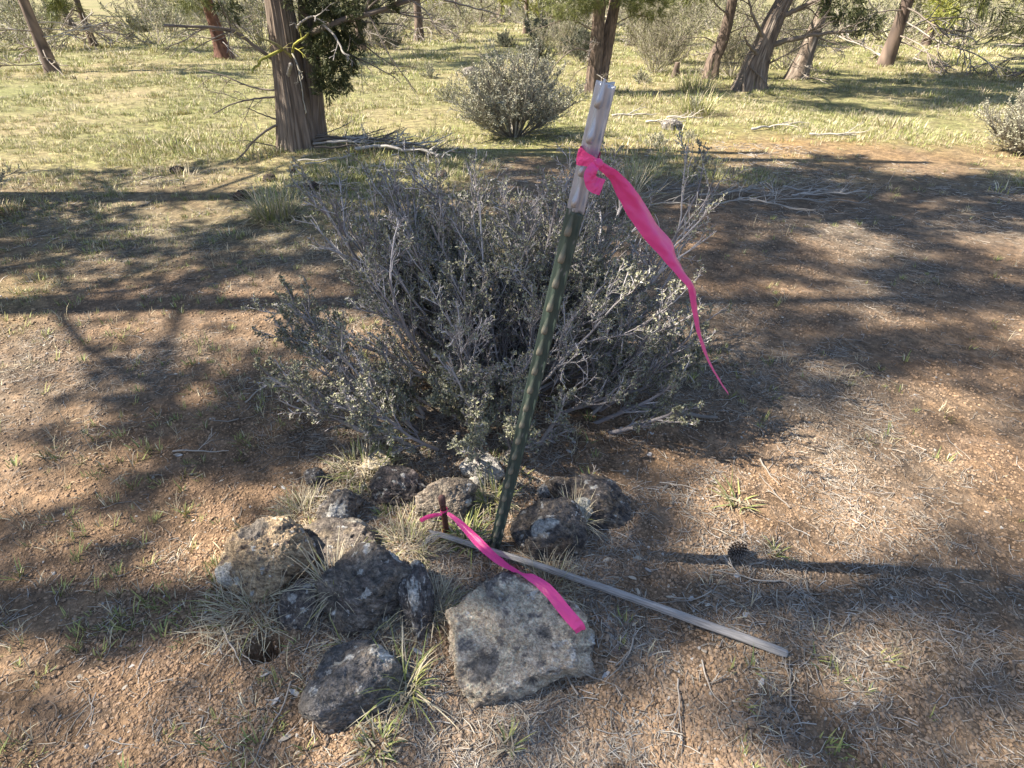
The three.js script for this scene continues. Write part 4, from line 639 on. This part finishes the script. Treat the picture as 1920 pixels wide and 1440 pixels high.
// trees left of the view whose crowns throw the dappled shade over the stones and the big shrub
const shade = { limbs: 32, perLimb: 54, fluff: 0.4, size: 1.3, spray: 'jun', bark: 'jun', axis: () => [0, 0] };
tree('juniper_tree', 'tall juniper left of the big shrub throwing shade over it', -6.3, -4.5, { seed: 351, bark: 'jun', sides: 36, rows: 60, stems: [{ path: [[0, -0.1, 0], [0.1, 1.5, 0], [0, 4, 0], [0.1, 9.5, 0]], r0: 0.22, r1: 0.05 }], crown: { ...shade, y0: 2.2, y1: 9.8, r: 1.75 } });
tree('juniper_tree', 'tall juniper left of the stones throwing shade over them', -6.5, -2.6, { seed: 357, bark: 'jun', sides: 36, rows: 60, stems: [{ path: [[0, -0.1, 0], [-0.1, 1.5, 0], [0, 4, 0], [0, 9, 0]], r0: 0.2, r1: 0.05 }], crown: { ...shade, y0: 2.4, y1: 9.6, r: 1.6 } });
tree('juniper_tree', 'juniper beside the viewer at the left shading the nearest soil', -6.0, 0.42, { seed: 363, bark: 'jun', sides: 36, rows: 60, stems: [{ path: [[0, -0.1, 0], [-0.1, 1.5, 0], [0, 4, 0], [0, 9, 0]], r0: 0.2, r1: 0.05 }], crown: { ...shade, y0: 2.6, y1: 9.8, r: 1.55, limbs: 32 } });
tree('pine_tree', 'tall pine far left of the stones dappling the soil right of them', -9.9, -0.75, { seed: 369, bark: 'pine', sides: 30, rows: 60, stems: [{ path: [[0, -0.1, 0], [-0.1, 3, 0], [0, 8, 0], [0, 14.2, 0]], r0: 0.24, r1: 0.05 }], crown: { ...shade, spray: 'pine', bark: 'pine', y0: 9.9, y1: 14.4, r: 1.75, limbs: 20, perLimb: 17, size: 1.6 } });
// further trees behind, single ones of four kinds
{
  const far = [['pine', 'pine', 'pine'], ['jun', 'jun', 'jun'], ['pine', 'young', 'young'], ['pine', 'jun', 'bare']].map(([bark, spray, kind], i) => {
    const t = tree('distant_tree', 'slim tree in the hazy far background row', 0, 0, { seed: 400 + i * 7, bark, sides: 12, rows: 24, stems: [{ path: [[0, -0.1, 0], [0.05, 1, 0.02], [0, 2.5, 0], [0.1, 7, 0]], r0: kind === 'jun' ? 0.17 : 0.12, r1: 0.04 }], dead: kind === 'young' ? 0 : 9, deadLen: 1.5, deadMin: 0.009, crown: { limbs: kind === 'bare' ? 7 : 15, y0: kind === 'bare' ? 2.4 : kind === 'young' ? 0.5 : 0.95, y1: 7, r: 1.7, perLimb: kind === 'bare' ? 16 : 26, fluff: 0.4, size: 2.4, spray, bark, axis: () => [0, 0] } }, 'trees of the far background');
    scene.remove(t); return [t, kind];
  });
  const r = rng(57), spots = [[-3.2, -40], [-1.65, -37], [-0.7, -44]];
  for (let i = 0; i < 44; i++) { const a = (r() * 2 - 1) * 0.82, q = 27 + 42 * Math.sqrt(r()); spots.push([Math.sin(a) * q, -Math.cos(a) * q]); }
  spots.push([-9.6, -13.5], [-12, -19], [8.6, -15], [10.5, -11.6], [12.5, -20]);
  const lab = { pine: 'far dark trunked pine with low dead twigs in the background row', jun: 'far bushy dark green juniper in the background row', young: 'far yellow green young pine in the background row', bare: 'far nearly leafless trunk in the background row' };
  used.set('distant_tree', 0);
  spots.forEach(([x, z], i) => { const [p, kind] = far[i < 3 ? 3 : (r() * 4) | 0], o = p.clone(); o.name = numbered('distant_tree'); o.position.set(x, H0(x, z), z); o.rotation.y = r() * 6.28; o.scale.setScalar(0.8 + 0.5 * r()); scene.add(o); tag(o, lab[kind], 'tree', 'far background trees: ' + kind); });
}
console.log('trees');

// ---------------------------------------------------------------- single tufts, fallen wood, cone, chips, clods
function tuft(label, x, z, o) { const m = new THREE.Mesh(tuftGeometry(o.seed, o.n, o.len, o.w ?? 0.0022, o.spread ?? 0.03, o.dry, o.lean ?? 1.1, o.curl ?? 1.6, 4), M.grass); m.name = numbered('bunch_grass'); m.position.set(x, H0(x, z) + (o.y ?? 0), z); scene.add(m); return tag(m, label, 'grass tuft', 'single grass tufts'); }
tuft('wide dry straw coloured grass tuft in front of the tan rock', -0.68, -0.9, { seed: 1, n: 260, len: 0.12, spread: 0.09, dry: 0.9, lean: 1.55, w: 0.0016 });
tuft('dry grey grass tuft drooping between the brown pitted rock and the low dark rock', -0.47, -0.93, { seed: 2, n: 120, len: 0.15, spread: 0.03, dry: 0.9, y: 0.03 });
tuft('green grass tuft with a seed stalk at the right of the nearest rock', -0.245, -0.69, { seed: 3, n: 70, len: 0.13, spread: 0.03, dry: 0.3, w: 0.0028, lean: 1.2 });
tuft('soft dry grass clump between the flat slab and the rusty stake', -0.305, -1.1, { seed: 4, n: 260, len: 0.1, spread: 0.075, dry: 0.75, w: 0.0014, lean: 1.5 });
tuft('pale grass clump left of the white lichen stone', -0.645, -1.23, { seed: 5, n: 200, len: 0.1, spread: 0.07, dry: 0.75, w: 0.0014, lean: 1.5 });
tuft('fan of dry stems growing between the two dark rocks right of the post', 0.185, -1.155, { seed: 6, n: 90, len: 0.12, spread: 0.02, dry: 0.9, y: 0.03, lean: 0.9 });
tuft('small green grass spray at the bottom edge', -0.005, -0.57, { seed: 7, n: 16, len: 0.07, spread: 0.012, dry: 0.25, w: 0.003 });
tuft('low leafy weed in front of the nearest rock', -0.285, -0.575, { seed: 8, n: 60, len: 0.055, spread: 0.035, dry: 0.25, w: 0.004 });
tuft('dark green leafy clump at the foot of the post', -0.13, -1.125, { seed: 9, n: 80, len: 0.09, spread: 0.035, dry: 0.25, w: 0.004 });
tuft('tangled dry grass under the grey pole near the boulder', 0.1, -0.965, { seed: 10, n: 150, len: 0.11, spread: 0.06, dry: 0.97, w: 0.0015, lean: 1.5 });
tuft('dry grass mat between the nearest rock and the brown pitted rock', -0.36, -0.8, { seed: 11, n: 170, len: 0.08, spread: 0.09, dry: 0.92, w: 0.0016, lean: 1.5 });
tuft('dry grass between the narrow rock and the pale boulder', -0.2, -0.9, { seed: 12, n: 150, len: 0.1, spread: 0.045, dry: 0.9, w: 0.0016, lean: 1.2 });
tuft('bleached grass tuft among the litter in the left midground', -1.7, -4.05, { seed: 13, n: 420, len: 0.3, spread: 0.13, dry: 0.6, w: 0.004, lean: 1.15 });
tuft('tall bleached tuft beside the dead branch pile', 0.86, -4.25, { seed: 14, n: 260, len: 0.36, spread: 0.09, dry: 0.9, w: 0.004, lean: 1.0 });
tuft('grey green tuft in the shade behind the ribbon', 1.05, -4.9, { seed: 15, n: 200, len: 0.28, spread: 0.1, dry: 0.5, w: 0.004 });
tuft('bright tuft in front of the right hand juniper', 2.45, -8.3, { seed: 16, n: 320, len: 0.36, spread: 0.22, dry: 0.4, w: 0.006 });
tuft('bright tall tuft left of the stout juniper', 3.0, -10.4, { seed: 17, n: 360, len: 0.42, spread: 0.3, dry: 0.45, w: 0.007 });
tuft('yellow green tuft right of the rusty stake', -0.06, -1.28, { seed: 18, n: 110, len: 0.1, spread: 0.05, dry: 0.45, w: 0.003 });
tuft('yellowish clump under the lower left branches of the big shrub', -0.5, -1.42, { seed: 19, n: 160, len: 0.11, spread: 0.09, dry: 0.55, w: 0.003 });
tuft('thin green sprig on bare soil near the pine cone', 0.76, -1.08, { seed: 20, n: 14, len: 0.07, spread: 0.012, dry: 0.15, w: 0.003 });
tuft('flat green rosette on the shaded soil at the right', 0.72, -1.28, { seed: 21, n: 22, len: 0.1, spread: 0.03, dry: 0.2, w: 0.005, lean: 1.45, curl: 0.8 });

function fallen(label, group, x, z, az, len, rad, col, seed, twigs = 4, y = 0) {
  const r = rng(seed), t = new GB(), pts = []; let p = V(-len / 2 * Math.cos(az), 0, -len / 2 * Math.sin(az)), a = az;
  for (let i = 0; i <= 9; i++) { pts.push(V(p.x, H0(x + p.x, z + p.z) - H0(x, z) + rad + y + 0.03 * len * Math.abs(Math.sin(i * 0.8 + seed)), p.z)); a += (r() - 0.5) * 0.5; p = p.clone().add(V(Math.cos(a) * len / 9, 0, Math.sin(a) * len / 9)); }
  tube(t, pts, (k) => rad * (1 - 0.6 * k), 6, (k, th, q) => mul3(col, 1 + 0.4 * N(q.x * 30, q.y * 30 + th, q.z * 30)));
  for (let i = 0; i < twigs; i++) { const j = 2 + ((r() * 7) | 0); grow(t, null, r, pts[j], V(Math.cos(a + (r() - 0.5) * 2), 0.15 + 0.35 * r(), Math.sin(a + (r() - 0.5) * 2)).normalize(), len * (0.2 + 0.3 * r()), rad * 0.45, 1, { ...deadWood, kids: [0, 3], wood: col, woodPale: mul3(col, 1.25), minRad: 0.0016 }); }
  const m = new THREE.Mesh(t.build(), M.bark); m.name = numbered('fallen_branch'); m.position.set(x, H0(x, z), z); scene.add(m); return tag(m, label, 'branch', group);
}
{
  const r = rng(91), GREYW = [0.34, 0.32, 0.29];
  for (let i = 0; i < 15; i++) fallen('weathered grey branch in the loose pile right of the ribbon', 'grey branches of the right hand pile', 1.0 + 1.5 * r(), -4.2 - 0.55 * r(), (r() - 0.5) * 1.3, 0.3 + 0.4 * r(), 0.005 + 0.005 * r(), mul3(GREYW, 0.7 + 0.6 * r()), 500 + i, 4, 0.05 * r());
  for (let i = 0; i < 14; i++) fallen('dead branch in the pile at the foot of the two stemmed juniper', 'dead branches by the left juniper', -1.75 + 1.0 * r(), -5.75 - 0.4 * r(), (r() - 0.5) * 0.9, 0.45 + 0.6 * r(), 0.008 + 0.01 * r(), mul3(r() < 0.3 ? [0.42, 0.4, 0.37] : [0.2, 0.17, 0.14], 0.7 + 0.6 * r()), 540 + i, 3, 0.07 * r());
  for (let i = 0; i < 7; i++) fallen('bleached stick on the dry ground in front of the left juniper', 'bleached sticks', -1.9 + 1.3 * r(), -5.1 - 0.45 * r(), (r() - 0.5) * 0.8, 0.3 + 0.3 * r(), 0.006 + 0.005 * r(), [0.5, 0.47, 0.42], 570 + i, 1);
  fallen('forked bleached stick over a dark clod in the left midground', null, -1.55, -4.75, 0.2, 0.45, 0.012, [0.46, 0.43, 0.39], 590, 3, 0.01);
  fallen('grey half rotten log piece at the right foot of the big shrub', null, 0.6, -1.72, 0.05, 0.34, 0.014, [0.2, 0.185, 0.165], 591, 0);
  for (const [x, z, l] of [[1.9, -7.6, 0.5], [1.6, -8.1, 0.6], [3.1, -7.3, 0.7], [3.6, -6.9, 0.5], [2.2, -7.9, 0.45]]) fallen('pale stick lying in the sunny far part of the clearing', 'pale sticks in the sunny clearing', x, z, (r() - 0.5), l, 0.016, [0.44, 0.41, 0.36], 600 + (x * 10 | 0), 3);
  // thin twigs on the near soil
  for (let i = 0; i < 34; i++) { const [x, z] = polar(r, 0.62, 2.4, 0.75); fallen('thin twig lying on the near soil', 'thin twigs on the near soil', x, z, r() * 6.28, 0.09 + 0.14 * r(), 0.0018 + 0.0014 * r(), mul3([0.4, 0.36, 0.31], 0.6 + 0.7 * r()), 620 + i, 1, 0.003); }
}
{ // pine cone
  const t = thing('pine_cone', 'open grey brown pine cone lying on the soil at the right', 'pine cone', [0.648, H0(0.648, -1.075) + 0.022, -1.075]); t.rotation.set(0.35, 0.5, 1.25);
  const core = new THREE.SphereGeometry(0.014, 14, 10).scale(1, 1.6, 1), cc = new Float32Array(core.attributes.position.count * 3).map((v, i) => [0.07, 0.055, 0.045][i % 3]); core.setAttribute('color', new THREE.BufferAttribute(cc, 3)); part(t, 'core', core, M.bark);
  const gb = new GB(), r = rng(9);
  for (let i = 0; i < 90; i++) { const f = i / 90, a = i * 2.39996, y = -0.024 + 0.05 * f, R = 0.026 * Math.sqrt(Math.max(0.06, 1 - ((f - 0.4) / 0.62) ** 2)), d = V(Math.cos(a), 0.25 + 0.5 * f, Math.sin(a)).normalize(), s = V(-Math.sin(a), 0, Math.cos(a)), p = V(0, y, 0), c = mul3([0.2, 0.16, 0.13], 0.7 + 0.6 * r()), tip = mul3([0.4, 0.36, 0.32], 0.8 + 0.4 * r()), q = p.clone().addScaledVector(d, R), up = d.clone().cross(s).multiplyScalar(-0.0018);
    const i0 = gb.v(p.x, p.y, p.z, c), i1 = gb.v(q.x + s.x * 0.0042, q.y, q.z + s.z * 0.0042, tip), i2 = gb.v(q.x - s.x * 0.0042, q.y, q.z - s.z * 0.0042, tip), i3 = gb.v(q.x + up.x, q.y + up.y, q.z + up.z, c), e = q.clone().addScaledVector(d, 0.003), i4 = gb.v(e.x, e.y, e.z, tip); gb.tri(i0, i1, i2); gb.tri(i0, i3, i1); gb.tri(i0, i2, i3); gb.tri(i1, i3, i4); gb.tri(i2, i4, i3); gb.tri(i1, i4, i2); }
  part(t, 'scales', gb.build(), M.bark, 'stuff');
}
{ // pale weathered chips of wood and bark
  const r = rng(17), geo = [flakeGeo(21), flakeGeo(22), flakeGeo(23)], chipMat = [[0.52, 0.5, 0.48], [0.42, 0.4, 0.38], [0.46, 0.4, 0.32]].map((c) => new THREE.MeshStandardMaterial({ color: new THREE.Color().setRGB(...c), roughness: 0.85, side: THREE.DoubleSide }));
  const spots = [[0.36, -1.06], [0.33, -0.99], [0.34, -0.95], [0.27, -1.05], [0.62, -1.0], [0.38, -1.02], [0.47, -0.78], [0.55, -0.83], [0.22, -0.72], [0.58, -0.7], [-0.58, -0.72], [-0.62, -0.76], [-0.5, -0.68], [-0.54, -0.66], [-0.75, -1.35], [-0.42, -1.5], [0.22, -1.55], [0.2, -1.5], [0.4, -1.63], [0.07, -1.45], [0.31, -1.18], [0.32, -1.17], [0.48, -1.5], [0.42, -0.93]];
  for (let i = 0; i < 22; i++) { const [x, z] = polar(r, 0.7, 2.6, 0.8); spots.push([x, z]); }
  for (const [x, z] of spots) { const m = new THREE.Mesh(geo[(r() * 3) | 0], chipMat[(r() * 3) | 0]); m.name = numbered('wood_chip'); m.position.set(x, H(x, z) + 0.002, z); m.rotation.set((r() - 0.5) * 0.7, r() * 6.28, (r() - 0.5) * 0.5); m.scale.set(0.008 + 0.01 * r(), 0.012, 0.011 + 0.008 * r()); scene.add(m); tag(m, 'small pale weathered chip of wood lying on the soil', 'wood chip', 'pale wood chips on the soil'); }
  for (const [i, [x, z, s, l]] of [[-2.05, -4.95, 0.055, 'dark brown clod left of the forked bleached stick'], [-2.1, -4.5, 0.07, 'dark brown clod just behind the bleached grass tuft'], [-1.9, -5.15, 0.04, 'smallest dark clod in front of the left juniper'], [-0.62, -5.15, 0.06, 'dark clod right behind the top of the big shrub'], [-0.95, -4.75, 0.05, 'dark clod at the upper left edge of the big shrub'], [-1.62, -4.72, 0.07, 'dark clod under the forked bleached stick'], [-3.0, -5.3, 0.06, 'dark clod farthest left in front of the left juniper']].entries()) { const m = new THREE.Mesh(rockGeometry({ s: [s, s * 0.7, s], detail: 12, seed: 90 + i, base: [0.06, 0.042, 0.032], second: [0.09, 0.065, 0.05], lichen: -1, rough: 2.2 }), M.rock); m.name = numbered('dark_clod'); m.position.set(x, H0(x, z) + s * 0.25, z); scene.add(m); tag(m, l, 'clod', 'dark clods in the left midground'); }
  // stump in the clearing
  const st = thing('tree_stump', 'small dark stump standing in the grass left of the leaning pine', 'stump', [3.08, H0(3.08, -12.2), -12.2]); part(st, 'trunk', trunkGeo([[0, -0.05, 0], [0.01, 0.1, 0], [0.02, 0.2, 0], [0.02, 0.26, 0]], 0.055, 0.04, 'pine', 18, 16, 4), M.bark);
  const gr = new THREE.Mesh(rockGeometry({ s: [0.14, 0.1, 0.1], detail: 14, seed: 97, base: [0.3, 0.28, 0.26], second: [0.22, 0.2, 0.19], extra: 4 }), M.rock); gr.name = numbered('rock'); gr.position.set(1.9, H0(1.9, -7.3) + 0.01, -7.3); scene.add(gr); tag(gr, 'lone grey stone in the sunny clearing right of the ribbon', 'rock');
  const gs = new THREE.Mesh(rockGeometry({ s: [0.2, 0.14, 0.14], detail: 14, seed: 98, base: [0.28, 0.26, 0.24], second: [0.2, 0.19, 0.18], extra: 4 }), M.rock); gs.name = numbered('rock'); gs.position.set(-0.82, H0(-0.82, -13) + 0.03, -13); scene.add(gs); tag(gs, 'lone grey stone far back in the grass, upper middle', 'rock');
}
console.log('details');
scene.traverse((o) => { if (o.isMesh) { o.castShadow = true; o.receiveShadow = true; } });
renderer.render(scene, camera);
